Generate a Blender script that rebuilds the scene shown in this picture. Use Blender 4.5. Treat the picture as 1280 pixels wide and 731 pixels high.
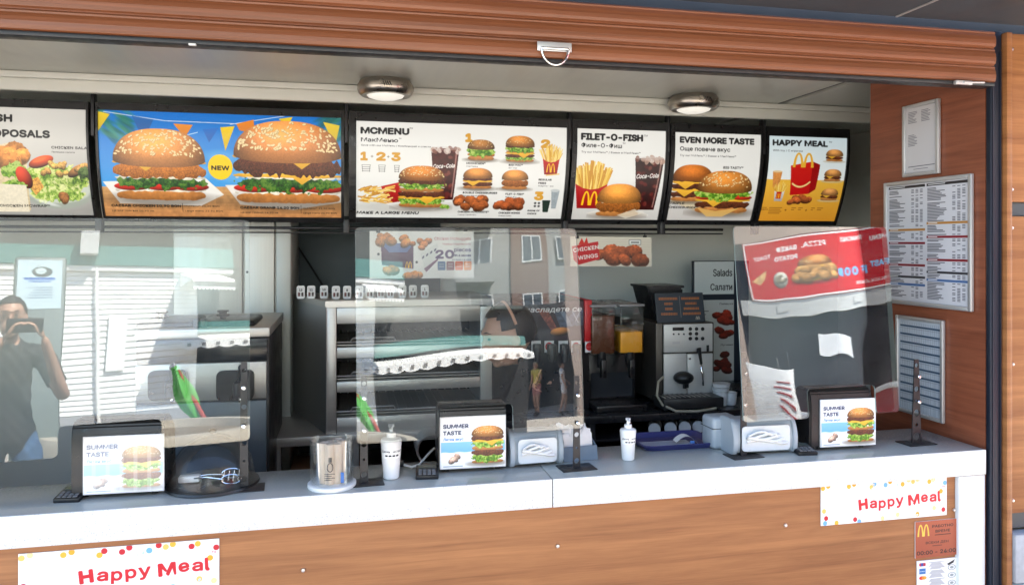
import bpy, bmesh, math, random, os
import numpy as np
from mathutils import Vector, Matrix

for o in list(bpy.data.objects):
    bpy.data.objects.remove(o)
SC = bpy.context.scene
COL = SC.collection
R = math.radians

# ------------------------------------------------------------------ camera, sky, sun, exposure
TH, FPX, CAMD, CAMZ = R(12.3), 950.0, 1.935, 1.62
cam_data = bpy.data.cameras.new("camera")
cam = bpy.data.objects.new("camera", cam_data)
COL.objects.link(cam)
cam.location = (0, -CAMD, CAMZ)
cam.rotation_euler = (R(90), 0, -TH)
cam_data.sensor_width = 36
cam_data.lens = 36 * FPX / 1280
cam_data.shift_y = -60.5 / 1280
cam_data.clip_start = 0.02
cam_data.clip_end = 500
SC.camera = cam

world = bpy.data.worlds.new("World")
SC.world = world
world.use_nodes = True
nt = world.node_tree
sky = nt.nodes.new("ShaderNodeTexSky")
sky.sky_type = 'NISHITA'
sky.sun_disc = False
SUN_EL, SUN_AZ = R(55), R(24)          # the sun stands behind the kiosk, a little to the right
sky.sun_elevation = SUN_EL
sky.sun_rotation = SUN_AZ
bg = nt.nodes["Background"]
bg.inputs[1].default_value = 0.15
nt.links.new(sky.outputs[0], bg.inputs[0])
sl = bpy.data.lights.new("sun", 'SUN')
sl.energy = 4.5
sl.angle = R(0.5)
sl.color = (1.0, 0.95, 0.87)
sun = bpy.data.objects.new("sun", sl)
COL.objects.link(sun)
sd = Vector((math.sin(SUN_AZ) * math.cos(SUN_EL), math.cos(SUN_AZ) * math.cos(SUN_EL), math.sin(SUN_EL)))
sun.location = sd * 30
sun.rotation_euler = sd.to_track_quat('Z', 'Y').to_euler()
SC.view_settings.view_transform = 'Standard'
SC.view_settings.look = 'None'
SC.view_settings.gamma = 1
SC.view_settings.use_curve_mapping = False
SC.view_settings.exposure = 2.5
SC.cycles.max_bounces = 10
SC.cycles.transparent_max_bounces = 24
SC.cycles.transmission_bounces = 8
SC.cycles.caustics_reflective = False
SC.cycles.caustics_refractive = False
SC.cycles.sample_clamp_indirect = 6

# ------------------------------------------------------------------ from a photo pixel to a real place
def ray(px, py):
    a, b = (px - 640) / FPX, (305 - py) / FPX
    return Vector((a * math.cos(TH) + math.sin(TH), -a * math.sin(TH) + math.cos(TH), b))
def W(px, py, Y):                       # the point at depth Y behind the counter front
    d = ray(px, py)
    return Vector((0, -CAMD, CAMZ)) + d * ((Y + CAMD) / d.y)
def Zp(px, py, z=1.0):                  # the point on a level surface
    d = ray(px, py)
    return Vector((0, -CAMD, CAMZ)) + d * ((z - CAMZ) / d.z)
def xw(px, Y): return W(px, 305, Y).x
def zw(px, py, Y): return W(px, py, Y).z

# ------------------------------------------------------------------ mesh helpers
class MB:
    """collects shapes and links them as ONE mesh object"""
    def __init__(s): s.bm = bmesh.new(); s.mi = 0
    def _tag(s, faces, smooth=False):
        for f in faces:
            f.material_index = s.mi
            f.smooth = smooth
    def quadmesh(s, P, smooth=False, closed=False):
        P = np.asarray(P, float); n, m = P.shape[:2]
        v = [[s.bm.verts.new(P[i, j]) for j in range(m)] for i in range(n)]
        fs = []
        for i in range(n - 1):
            for j in range(m if closed else m - 1):
                try: fs.append(s.bm.faces.new((v[i][j], v[i][(j + 1) % m], v[i + 1][(j + 1) % m], v[i + 1][j])))
                except ValueError: pass
        s._tag(fs, smooth)
        return v
    def box(s, x0, x1, y0, y1, z0, z1, bev=0.0, seg=2, M=None):
        b = bmesh.new()
        bmesh.ops.create_cube(b, size=1)
        for v in b.verts:
            v.co = Vector(((x0 + x1) / 2 + v.co.x * (x1 - x0), (y0 + y1) / 2 + v.co.y * (y1 - y0), (z0 + z1) / 2 + v.co.z * (z1 - z0)))
        if bev: bmesh.ops.bevel(b, geom=list(b.edges), offset=bev, segments=seg, affect='EDGES', profile=0.5)
        if M is not None: b.transform(M)
        s.merge(b, smooth=bool(bev)); return s
    def merge(s, b, smooth=False, keep=False):
        mp = {}
        for v in b.verts: mp[v] = s.bm.verts.new(v.co)
        for f in b.faces:
            try:
                g = s.bm.faces.new([mp[v] for v in f.verts])
                g.material_index = f.material_index if keep else s.mi
                g.smooth = smooth
            except ValueError: pass
        b.free()
    def lathe(s, prof, c=(0, 0, 0), seg=32, axis='Z', M=None, cap=True, smooth=True):
        c = Vector(c); b = bmesh.new(); rings = []
        for r, h in prof:
            ring = []
            for k in range(seg):
                a = 2 * math.pi * k / seg
                p = Vector((r * math.cos(a), r * math.sin(a), h))
                if axis == 'X': p = Vector((p.z, p.x, p.y))
                if axis == 'Y': p = Vector((p.x, p.z, -p.y))
                ring.append(b.verts.new(p + c))
            rings.append(ring)
        for i in range(len(rings) - 1):
            for k in range(seg):
                b.faces.new((rings[i][k], rings[i][(k + 1) % seg], rings[i + 1][(k + 1) % seg], rings[i + 1][k]))
        if cap:
            for ring in (rings[0], rings[-1]):
                try: b.faces.new(ring)
                except ValueError: pass
        bmesh.ops.remove_doubles(b, verts=b.verts, dist=1e-6)
        bmesh.ops.recalc_face_normals(b, faces=b.faces)
        if M is not None: b.transform(M)
        s.merge(b, smooth=smooth); return s
    def tube(s, pts, r, seg=10, closed=False):
        pts = [Vector(p) for p in pts]; n = len(pts); rr = r if isinstance(r, (list, tuple)) else [r] * n
        up = Vector((0, 0, 1)); P = []
        for i, p in enumerate(pts):
            t = (pts[min(i + 1, n - 1)] - pts[max(i - 1, 0)]).normalized()
            u = t.cross(up)
            if u.length < 1e-3: u = t.cross(Vector((0, 1, 0)))
            u.normalize(); w = u.cross(t)
            P.append([p + (u * math.cos(2 * math.pi * k / seg) + w * math.sin(2 * math.pi * k / seg)) * rr[i] for k in range(seg)])
        v = s.quadmesh([[list(q) for q in ring] for ring in P], True, True)
        fs = []
        for ring in (v[0], v[-1]):
            try: fs.append(s.bm.faces.new(ring))
            except ValueError: pass
        s._tag(fs); return s
    def prism(s, poly, axis, a0, a1, bev=0.0, smooth=False):
        """a polygon given in the two other axes, drawn out along AXIS from a0 to a1"""
        b = bmesh.new()
        def mk(p, a):
            return {'X': Vector((a, p[0], p[1])), 'Y': Vector((p[0], a, p[1])), 'Z': Vector((p[0], p[1], a))}[axis]
        A = [b.verts.new(mk(p, a0)) for p in poly]; B = [b.verts.new(mk(p, a1)) for p in poly]
        n = len(poly)
        b.faces.new(A); b.faces.new(B[::-1])
        for i in range(n): b.faces.new((A[i], A[(i + 1) % n], B[(i + 1) % n], B[i]))
        bmesh.ops.recalc_face_normals(b, faces=b.faces)
        if bev: bmesh.ops.bevel(b, geom=list(b.edges), offset=bev, segments=2, affect='EDGES')
        bmesh.ops.triangulate(b, faces=[f for f in b.faces if len(f.verts) > 4])
        s.merge(b, smooth=smooth or bool(bev)); return s
    def ball(s, c, r, seg=16, M=None):
        b = bmesh.new()
        bmesh.ops.create_uvsphere(b, u_segments=seg, v_segments=max(6, seg // 2), radius=1)
        rr = r if isinstance(r, (tuple, list)) else (r, r, r)
        for v in b.verts: v.co = Vector((v.co.x * rr[0], v.co.y * rr[1], v.co.z * rr[2]))
        if M is not None: b.transform(M)
        for v in b.verts: v.co += Vector(c)
        s.merge(b, smooth=True); return s
    def build(s, name, mats, parent=None, sharp=35):
        me = bpy.data.meshes.new(name)
        bmesh.ops.recalc_face_normals(s.bm, faces=s.bm.faces)
        s.bm.normal_update()
        for e in s.bm.edges:
            if len(e.link_faces) == 2 and e.calc_face_angle(0) > R(sharp): e.smooth = False
        s.bm.to_mesh(me); s.bm.free()
        return link(name, me, mats, parent)

def link(name, me, mats, parent=None):
    o = bpy.data.objects.new(name, me); COL.objects.link(o)
    for m in (mats if isinstance(mats, (list, tuple)) else [mats]): me.materials.append(m)
    if parent is not None: o.parent = parent
    return o
def tag(o, label=None, cat=None, group=None, kind=None):
    if label: o["label"] = label
    if cat: o["category"] = cat
    if group: o["group"] = group
    if kind: o["kind"] = kind
    return o
def thing(name, label, cat, loc=(0, 0, 0), rz=0.0, group=None):
    o = bpy.data.objects.new(name, None); COL.objects.link(o)
    o.empty_display_size = 0.05
    o.location = loc; o.rotation_euler = (0, 0, rz)
    return tag(o, label, cat, group)
def copy_tree(o, parent=None):
    c = o.copy(); COL.objects.link(c)
    if parent is not None: c.parent = parent
    for ch in [x for x in COL.objects if x.parent == o]: copy_tree(ch, c)
    return c

# ------------------------------------------------------------------ materials
MATS = {}
def srgb(r, g, b): return tuple(((c / 255) / 12.92 if c <= 10.3 else ((c / 255 + 0.055) / 1.055) ** 2.4) for c in (r, g, b))
def mat(name, col=(0.5, 0.5, 0.5), rough=0.5, metal=0.0, var=0.08, scale=20.0, bump=0.0, emit=None, es=0.0, stretch=None, spec=0.5, coat=0.0, rvar=0.1):
    if name in MATS: return MATS[name]
    m = bpy.data.materials.new(name); m.use_nodes = True
    n = m.node_tree; b = n.nodes["Principled BSDF"]
    b.inputs["Roughness"].default_value = rough
    b.inputs["Metallic"].default_value = metal
    b.inputs["Specular IOR Level"].default_value = spec
    b.inputs["Coat Weight"].default_value = coat
    tc = n.nodes.new("ShaderNodeTexCoord"); mp = n.nodes.new("ShaderNodeMapping")
    n.links.new(tc.outputs["Object"], mp.inputs[0])
    if stretch: mp.inputs["Scale"].default_value = stretch
    no = n.nodes.new("ShaderNodeTexNoise"); no.inputs["Scale"].default_value = scale; no.inputs["Detail"].default_value = 5
    n.links.new(mp.outputs[0], no.inputs[0])
    rp = n.nodes.new("ShaderNodeMapRange")
    n.links.new(no.outputs[0], rp.inputs[0])
    rp.inputs[1].default_value = 0.25; rp.inputs[2].default_value = 0.75
    rp.inputs[3].default_value = 1 - var; rp.inputs[4].default_value = 1 + var
    mx = n.nodes.new("ShaderNodeVectorMath"); mx.operation = 'SCALE'
    mx.inputs[0].default_value = col
    n.links.new(rp.outputs[0], mx.inputs["Scale"])
    n.links.new(mx.outputs[0], b.inputs["Base Color"])
    if rvar:
        r2 = n.nodes.new("ShaderNodeMapRange"); n.links.new(no.outputs[0], r2.inputs[0])
        r2.inputs[1].default_value = 0.3; r2.inputs[2].default_value = 0.7
        r2.inputs[3].default_value = max(0.02, rough - rvar * rough * 2); r2.inputs[4].default_value = min(1, rough + rvar)
        n.links.new(r2.outputs[0], b.inputs["Roughness"])
    if bump:
        bp = n.nodes.new("ShaderNodeBump"); bp.inputs["Strength"].default_value = bump; bp.inputs["Distance"].default_value = 0.004
        n.links.new(no.outputs[0], bp.inputs["Height"]); n.links.new(bp.outputs[0], b.inputs["Normal"])
    if emit:
        b.inputs["Emission Color"].default_value = (*emit, 1); b.inputs["Emission Strength"].default_value = es
    MATS[name] = m
    return m
def wood_mat(name, dark, light, sx=1.2, sz=26.0, rough=0.42):
    m = bpy.data.materials.new(name); m.use_nodes = True
    n = m.node_tree; b = n.nodes["Principled BSDF"]; L = n.links.new
    tc = n.nodes.new("ShaderNodeTexCoord"); mp = n.nodes.new("ShaderNodeMapping")
    mp.inputs["Scale"].default_value = (sx, sx, sz)
    L(tc.outputs["Object"], mp.inputs[0])
    wob = n.nodes.new("ShaderNodeTexNoise"); wob.inputs["Scale"].default_value = 0.9; wob.inputs["Detail"].default_value = 2
    L(mp.outputs[0], wob.inputs[0])
    ad = n.nodes.new("ShaderNodeVectorMath"); ad.operation = 'MULTIPLY_ADD'
    L(wob.outputs["Color"], ad.inputs[0]); ad.inputs[1].default_value = (0.5, 0.5, 1.6); L(mp.outputs[0], ad.inputs[2])
    a = n.nodes.new("ShaderNodeTexNoise"); a.inputs["Scale"].default_value = 1.6; a.inputs["Detail"].default_value = 8; a.inputs["Roughness"].default_value = 0.62
    L(ad.outputs[0], a.inputs[0])
    f = n.nodes.new("ShaderNodeTexNoise"); f.inputs["Scale"].default_value = 14; f.inputs["Detail"].default_value = 4
    L(mp.outputs[0], f.inputs[0])
    mx = n.nodes.new("ShaderNodeMath"); mx.operation = 'MULTIPLY_ADD'; mx.inputs[1].default_value = 0.25
    L(f.outputs[0], mx.inputs[0]); L(a.outputs[0], mx.inputs[2])
    cr = n.nodes.new("ShaderNodeValToRGB"); e = cr.color_ramp.elements
    e[0].position = 0.42; e[0].color = (*dark, 1); e[1].position = 0.8; e[1].color = (*light, 1)
    L(mx.outputs[0], cr.inputs[0]); L(cr.outputs[0], b.inputs["Base Color"])
    b.inputs["Roughness"].default_value = rough
    bp = n.nodes.new("ShaderNodeBump"); bp.inputs["Strength"].default_value = 0.06; bp.inputs["Distance"].default_value = 0.002
    L(mx.outputs[0], bp.inputs["Height"]); L(bp.outputs[0], b.inputs["Normal"])
    MATS[name] = m
    return m
def quartz_mat():
    m = bpy.data.materials.new("white_quartz"); m.use_nodes = True
    n = m.node_tree; b = n.nodes["Principled BSDF"]; L = n.links.new
    tc = n.nodes.new("ShaderNodeTexCoord")
    v = n.nodes.new("ShaderNodeTexVoronoi"); v.inputs["Scale"].default_value = 420
    L(tc.outputs["Object"], v.inputs[0])
    cr = n.nodes.new("ShaderNodeValToRGB"); e = cr.color_ramp.elements
    e[0].position = 0.0; e[0].color = (0.71, 0.71, 0.69, 1); e[1].position = 1; e[1].color = (0.76, 0.755, 0.735, 1)
    x = cr.color_ramp.elements.new(0.06); x.color = (0.54, 0.52, 0.49, 1)
    x = cr.color_ramp.elements.new(0.12); x.color = (0.71, 0.71, 0.69, 1)
    sp = n.nodes.new("ShaderNodeSeparateColor"); L(v.outputs["Color"], sp.inputs[0])
    L(sp.outputs[0], cr.inputs[0]); L(cr.outputs[0], b.inputs["Base Color"])
    b.inputs["Roughness"].default_value = 0.16
    MATS["white_quartz"] = m
    return m
def acrylic_mat(name="clear_acrylic", tint=(0.96, 0.985, 0.975), gain=2.0, rough=0.0):
    m = bpy.data.materials.new(name); m.use_nodes = True
    n = m.node_tree; L = n.links.new; out = n.nodes["Material Output"]; n.nodes.remove(n.nodes["Principled BSDF"])
    t = n.nodes.new("ShaderNodeBsdfTransparent"); t.inputs[0].default_value = (*tint, 1)
    g = n.nodes.new("ShaderNodeBsdfGlossy"); g.inputs["Roughness"].default_value = rough; g.inputs[0].default_value = (1, 1, 1, 1)
    fr = n.nodes.new("ShaderNodeFresnel"); fr.inputs[0].default_value = 1.49
    geo = n.nodes.new("ShaderNodeNewGeometry")                      # the same Fresnel on both sides of the sheet
    mt = n.nodes.new("ShaderNodeMath"); mt.operation = 'MULTIPLY'; mt.inputs[1].default_value = gain; mt.use_clamp = True
    lw = n.nodes.new("ShaderNodeLayerWeight"); lw.inputs[0].default_value = 0.329
    L(lw.outputs["Fresnel"], mt.inputs[0])
    n.nodes.remove(fr); n.nodes.remove(geo)
    x = n.nodes.new("ShaderNodeMixShader"); L(mt.outputs[0], x.inputs[0]); L(t.outputs[0], x.inputs[1]); L(g.outputs[0], x.inputs[2])
    df = n.nodes.new("ShaderNodeBsdfDiffuse"); df.inputs[0].default_value = (.75, .75, .74, 1)     # smears and dust, put in also for the hazy glare on the sheet
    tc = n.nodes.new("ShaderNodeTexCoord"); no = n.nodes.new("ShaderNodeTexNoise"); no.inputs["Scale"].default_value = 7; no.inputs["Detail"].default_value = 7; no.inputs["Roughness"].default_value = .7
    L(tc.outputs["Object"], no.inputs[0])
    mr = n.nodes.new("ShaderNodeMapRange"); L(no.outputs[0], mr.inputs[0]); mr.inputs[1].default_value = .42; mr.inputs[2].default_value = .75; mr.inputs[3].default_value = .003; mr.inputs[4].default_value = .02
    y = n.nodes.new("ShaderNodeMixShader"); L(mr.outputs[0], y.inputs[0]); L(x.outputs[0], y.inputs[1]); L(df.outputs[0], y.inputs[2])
    L(y.outputs[0], out.inputs[0])
    MATS[name] = m
    return m
def print_mat(name, glow=0.0, rough=0.35, base=1.0):
    """a printed sheet: the ink colours ride on the mesh; glow is the light box behind it"""
    m = bpy.data.materials.new(name); m.use_nodes = True
    n = m.node_tree; b = n.nodes["Principled BSDF"]; L = n.links.new
    at = n.nodes.new("ShaderNodeAttribute"); at.attribute_name = "ink"
    sc = n.nodes.new("ShaderNodeVectorMath"); sc.operation = 'SCALE'; sc.inputs["Scale"].default_value = base
    L(at.outputs["Color"], sc.inputs[0]); L(sc.outputs[0], b.inputs["Base Color"])
    b.inputs["Roughness"].default_value = rough
    if glow:
        L(at.outputs["Color"], b.inputs["Emission Color"]); b.inputs["Emission Strength"].default_value = glow
    MATS[name] = m
    return m

WOOD = wood_mat("wood_laminate", srgb(132, 81, 44), srgb(174, 116, 69), sx=0.8, sz=20.0)
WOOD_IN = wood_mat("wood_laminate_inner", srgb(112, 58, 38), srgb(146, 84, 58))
SHUT = wood_mat("shutter_wood_foil", srgb(104, 60, 36), srgb(136, 82, 52), sx=0.6, sz=40, rough=0.36)
QUARTZ = quartz_mat()
STEEL = mat("brushed_steel", (0.53, 0.51, 0.475), 0.4, 0.7, 0.06, 6, 0.05, stretch=(1, 1, 60))
STEEL_V = mat("brushed_steel_upright", (0.46, 0.47, 0.46), 0.4, 0.7, 0.08, 6, 0.05, stretch=(60, 60, 1))
ALU = mat("aluminium", (0.60, 0.60, 0.60), 0.42, 0.7, 0.02, 8, rvar=0)
CHROME = mat("chrome", (0.75, 0.75, 0.75), 0.1, 1.0, 0.03)
BLACK = mat("black_plastic", (0.012, 0.012, 0.013), 0.32, 0, 0.2, 40)
BLACKM = mat("black_metal", (0.018, 0.018, 0.02), 0.42, 0.0, 0.2, 40)
DARK = mat("dark_grey_panel", srgb(64, 70, 74), 0.5, 0, 0.1, 8)
GUIDE = mat("guide_dark_metal", srgb(36, 42, 54), 0.35, 0.3, 0.15, 5, stretch=(30, 30, 1))
WHITEP = mat("white_plastic", (0.78, 0.78, 0.77), 0.3, 0, 0.03, 10)
GREYP = mat("pale_grey_plastic", srgb(158, 168, 176), 0.35, 0, 0.05, 10)
WALLW = mat("pale_wall_panel", srgb(224, 225, 217), 0.45, 0, 0.05, 3)
CEIL = mat("ceiling_metal", srgb(196, 196, 188), 0.36, 0.25, 0.1, 2.5, stretch=(14, 1, 1))
CORN = mat("cornice_white", srgb(222, 222, 212), 0.5, 0, 0.04, 6)
PAPER = mat("white_paper", (0.76, 0.76, 0.75), 0.7, 0, 0.03, 8)
INK = mat("black_ink", (0.02, 0.02, 0.022), 0.6, 0, 0.1)
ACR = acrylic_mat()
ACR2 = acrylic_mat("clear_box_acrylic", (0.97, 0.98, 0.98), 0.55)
RIM = mat("acrylic_cut_edge", srgb(150, 165, 160), 0.2, 0, 0.05)
# ------------------------------------------------------------------ print shop: draws menu pictures as ink colours on a fine mesh
_gl = {}
try:                                    # the plain sans typeface that comes with Blender itself; else its built-in one
    SANS = bpy.data.fonts.load(os.path.join(bpy.utils.resource_path('LOCAL'), "datafiles", "fonts", "Inter.woff2"))
except Exception:
    SANS = None
def glyphs(s, res=2):
    k = s
    if k in _gl: return _gl[k]
    c = bpy.data.curves.new("glyph_tmp", "FONT"); c.body = s; c.resolution_u = res
    if SANS: c.font = SANS
    o = bpy.data.objects.new("glyph_tmp", c); COL.objects.link(o)
    dg = bpy.context.evaluated_depsgraph_get()
    me = bpy.data.meshes.new_from_object(o.evaluated_get(dg))
    me.calc_loop_triangles()
    v = np.empty(len(me.vertices) * 3); me.vertices.foreach_get("co", v)
    t = np.empty(len(me.loop_triangles) * 3, int); me.loop_triangles.foreach_get("vertices", t)
    bpy.data.objects.remove(o); bpy.data.curves.remove(c); bpy.data.meshes.remove(me)
    v = v.reshape(-1, 3)[:, :2]; t = t.reshape(-1, 3)
    _gl[k] = (v, t)
    return v, t
def vnoise(h, w, cells_y, cells_x, seed):
    rg = np.random.default_rng(seed)
    g = rg.random((int(cells_y) + 3, int(cells_x) + 3))
    y = np.linspace(0, cells_y, h); x = np.linspace(0, cells_x, w)
    yi = y.astype(int); xi = x.astype(int)
    fy = (y - yi)[:, None]; fx = (x - xi)[None, :]
    fy = fy * fy * (3 - 2 * fy); fx = fx * fx * (3 - 2 * fx)
    a = g[yi][:, xi]; b = g[yi][:, xi + 1]; c = g[yi + 1][:, xi]; d = g[yi + 1][:, xi + 1]
    return a * (1 - fy) * (1 - fx) + b * (1 - fy) * fx + c * fy * (1 - fx) + d * fy * fx
class Art:
    def __init__(s, w, h, S=4, bg=(1, 1, 1)):
        s.w, s.h, s.S = w, h, S
        s.H, s.Wd = int(round(h * S)), int(round(w * S))
        s.a = np.ones((s.H, s.Wd, 3), np.float32) * np.array(bg, np.float32)
        s.rg = random.Random(int(w * 7 + h))
    def sl(s, x0, y0, x1, y1):
        i0, i1 = max(0, int(y0 * s.S)), min(s.H, int(math.ceil(y1 * s.S)) + 1)
        j0, j1 = max(0, int(x0 * s.S)), min(s.Wd, int(math.ceil(x1 * s.S)) + 1)
        if i1 <= i0 or j1 <= j0: return None
        Y = (np.arange(i0, i1) + .5)[:, None] / s.S; X = (np.arange(j0, j1) + .5)[None, :] / s.S
        return slice(i0, i1), slice(j0, j1), X, Y
    def put(s, r, m, col):
        t = s.a[r[0], r[1]]
        col = np.asarray(col, np.float32)
        m = np.clip(m, 0, 1).astype(np.float32)[..., None]
        s.a[r[0], r[1]] = t * (1 - m) + col * m
    def ns(s, r, cell, seed=1, octv=3):
        h, w = r[0].stop - r[0].start, r[1].stop - r[1].start
        n = np.zeros((h, w)); amp = 1; tot = 0
        for o in range(octv):
            n += amp * vnoise(h, w, h / s.S / cell * 2 ** o, w / s.S / cell * 2 ** o, seed + o); tot += amp; amp *= .55
        return n / tot
    def rect(s, x0, y0, x1, y1, c0, c1=None, al=1, r=0):
        q = s.sl(x0, y0, x1, y1)
        if q is None: return
        X, Y = q[2], q[3]
        dx = np.maximum(np.maximum(x0 + r - X, X - x1 + r), 0); dy = np.maximum(np.maximum(y0 + r - Y, Y - y1 + r), 0)
        if r: m = np.clip((r - np.hypot(dx, dy)) * s.S + .5, 0, 1)
        else: m = (np.clip((X - x0) * s.S + .5, 0, 1) * np.clip((x1 - X) * s.S + .5, 0, 1)) * (np.clip((Y - y0) * s.S + .5, 0, 1) * np.clip((y1 - Y) * s.S + .5, 0, 1))
        if c1 is None: col = c0
        else:
            f = np.clip((Y - y0) / max(1e-6, y1 - y0), 0, 1)[..., None] + 0 * X[..., None]
            col = np.array(c0) * (1 - f) + np.array(c1) * f
        s.put(q, m * al, col)
    def ell(s, cx, cy, rx, ry, col, rot=0, soft=None, al=1, shade=0.0):
        m0 = max(rx, ry) * 1.15 + 1
        q = s.sl(cx - m0, cy - m0, cx + m0, cy + m0)
        if q is None: return
        X, Y = q[2] - cx, q[3] - cy; c, n = math.cos(rot), math.sin(rot)
        u, v = (X * c + Y * n) / rx, (-X * n + Y * c) / ry
        d = np.sqrt(u * u + v * v)
        k = soft if soft else 1.0 / (s.S * min(rx, ry))
        m = np.clip((1 - d) / k + .5, 0, 1)
        col = np.array(col, np.float32)
        if shade:
            sh = 1 + shade * np.clip(-(X / rx * .4 + Y / ry * .8), -1, 1) - shade * .6 * d * d
            col = np.clip(col[None, None] * sh[..., None], 0, 1)
        s.put(q, m * al, col)
    def poly(s, pts, col, al=1, c1=None, tex=0, seed=1, cell=2):
        P = np.array(pts, float)
        x0, y0 = P.min(0) - 1; x1, y1 = P.max(0) + 1
        q = s.sl(x0, y0, x1, y1)
        if q is None: return
        X, Y = q[2], q[3]
        m = np.zeros(np.broadcast(X, Y).shape)
        for oy in (-.25, .25):
            ins = np.zeros(m.shape, bool)
            for i in range(len(P)):
                (xa, ya), (xb, yb) = P[i], P[(i + 1) % len(P)]
                if ya == yb: continue
                yy = Y + oy / s.S
                cnd = (yy >= min(ya, yb)) & (yy < max(ya, yb))
                ins ^= cnd & (X < xa + (yy - ya) * (xb - xa) / (yb - ya))
            m += ins * .5
        col = np.array(col, float)[None, None] + np.zeros(m.shape)[..., None]
        if c1 is not None:
            f = np.clip((Y - P[:, 1].min()) / (np.ptp(P[:, 1]) + 1e-6), 0, 1)[..., None] + 0 * m[..., None]
            col = col * (1 - f) + np.array(c1) * f
        if tex: col = col * (1 + tex * (s.ns(q, cell, seed) - .5)[..., None] * 2)
        s.put(q, m * al, np.clip(col, 0, 1))
    def line(s, x0, y0, x1, y1, w, col, al=1):
        d = math.hypot(x1 - x0, y1 - y0) or 1; nx, ny = -(y1 - y0) / d * w / 2, (x1 - x0) / d * w / 2
        s.poly([(x0 + nx, y0 + ny), (x1 + nx, y1 + ny), (x1 - nx, y1 - ny), (x0 - nx, y0 - ny)], col, al)
    def text(s, t, x, y, size, col=(.05, .05, .05), bold=0.0, w=None, shear=0, align='l', rot=0, al=1, squash=1.0):
        """baseline at (x, y); w fits the run to that width"""
        v, tr = glyphs(t)
        if not len(v): return
        p = v * size
        x0, x1 = p[:, 0].min(), p[:, 0].max()
        k = (w / (x1 - x0)) if w else squash
        p = np.stack([(p[:, 0] - x0) * k, p[:, 1]], 1)
        wd = (x1 - x0) * k
        p[:, 0] += shear * p[:, 1]
        if align == 'c': p[:, 0] -= wd / 2
        if align == 'r': p[:, 0] -= wd
        c, n = math.cos(rot), math.sin(rot)
        q = np.stack([x + p[:, 0] * c + p[:, 1] * n, y - p[:, 1] * c + p[:, 0] * n], 1) * s.S
        K = 2; rb = int(round(bold * size * s.S * K * 1.1)); e_ = rb // K + 2
        i0, i1 = max(0, int(q[:, 1].min()) - e_), min(s.H, int(q[:, 1].max()) + e_)
        j0, j1 = max(0, int(q[:, 0].min()) - e_), min(s.Wd, int(q[:, 0].max()) + e_)
        if i1 <= i0 or j1 <= j0: return
        m = np.zeros(((i1 - i0) * K, (j1 - j0) * K), bool)
        T = (q[tr] - np.array([j0, i0])) * K
        for a, b, d in T:
            ya, yb = int(max(0, min(a[1], b[1], d[1]) - 1)), int(min(m.shape[0], max(a[1], b[1], d[1]) + 2))
            xa, xb = int(max(0, min(a[0], b[0], d[0]) - 1)), int(min(m.shape[1], max(a[0], b[0], d[0]) + 2))
            if yb <= ya or xb <= xa: continue
            Y = np.arange(ya, yb)[:, None] + .5; X = np.arange(xa, xb)[None, :] + .5
            e0 = (b[0] - a[0]) * (Y - a[1]) - (b[1] - a[1]) * (X - a[0])
            e1 = (d[0] - b[0]) * (Y - b[1]) - (d[1] - b[1]) * (X - b[0])
            e2 = (a[0] - d[0]) * (Y - d[1]) - (a[1] - d[1]) * (X - d[0])
            m[ya:yb, xa:xb] |= ((e0 >= 0) & (e1 >= 0) & (e2 >= 0)) | ((e0 <= 0) & (e1 <= 0) & (e2 <= 0))
        if rb:                          # heavier strokes: grow the letter shapes
            o_ = m.copy()
            for dy in range(-rb, rb + 1):
                for dx in range(-rb, rb + 1):
                    if (dx or dy) and dx * dx + dy * dy <= rb * rb + .5:
                        ys, yd = (slice(0, m.shape[0] - dy), slice(dy, None)) if dy >= 0 else (slice(-dy, None), slice(0, dy))
                        xs, xd = (slice(0, m.shape[1] - dx), slice(dx, None)) if dx >= 0 else (slice(-dx, None), slice(0, dx))
                        o_[yd, xd] |= m[ys, xs]
            m = o_
        mm = m.reshape(i1 - i0, K, j1 - j0, K).mean((1, 3))
        s.put((slice(i0, i1), slice(j0, j1)), mm * al, col)
    # ---- foods
    def bun_top(s, cx, base, rx, ry, seeds=40, col=(.83, .52, .24), seed=1):
        q = s.sl(cx - rx - 1, base - ry - 1, cx + rx + 1, base + ry * .3)
        X, Y = (q[2] - cx) / rx, (q[3] - base) / ry
        d = np.where(Y < 0, np.abs(X) ** 2.4 + np.abs(Y) ** 2.1, np.abs(X) ** 2.4 + (Y / .22) ** 2)
        m = np.clip((1 - d) * ry * s.S * .4 + .5, 0, 1)
        sh = np.clip(.78 + .38 * np.exp(-((X + .15) ** 2 * 1.5 + (Y + .62) ** 2 * 3.2)) - .34 * np.abs(X) ** 3 - .34 * np.clip(Y + .25, 0, 1) + .16 * (s.ns(q, 1.2, seed) - .5), 0, 1.3)
        c = np.array(col) * sh[..., None]
        c = c + np.array((.18, .12, .05)) * np.clip(sh - .85, 0, 1)[..., None] * 1.5
        s.put(q, m, np.clip(c, 0, 1))
        g = random.Random(seed)
        for _ in range(seeds):
            a = g.uniform(-.95, .95); b = g.uniform(-.97, -.14)
            if abs(a) ** 2.4 + abs(b) ** 2.1 > .93: continue
            x, y = cx + a * rx, base + b * ry; z = max(.4, rx * .021) * g.uniform(.8, 1.2); ro = g.uniform(-1, 1) + a
            s.ell(x + .1, y + .15, z * 1.7, z, (.45, .24, .08), ro, al=.6)
            s.ell(x, y, z * 1.6, z * .85, (.97, .88, .66), ro)
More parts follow.
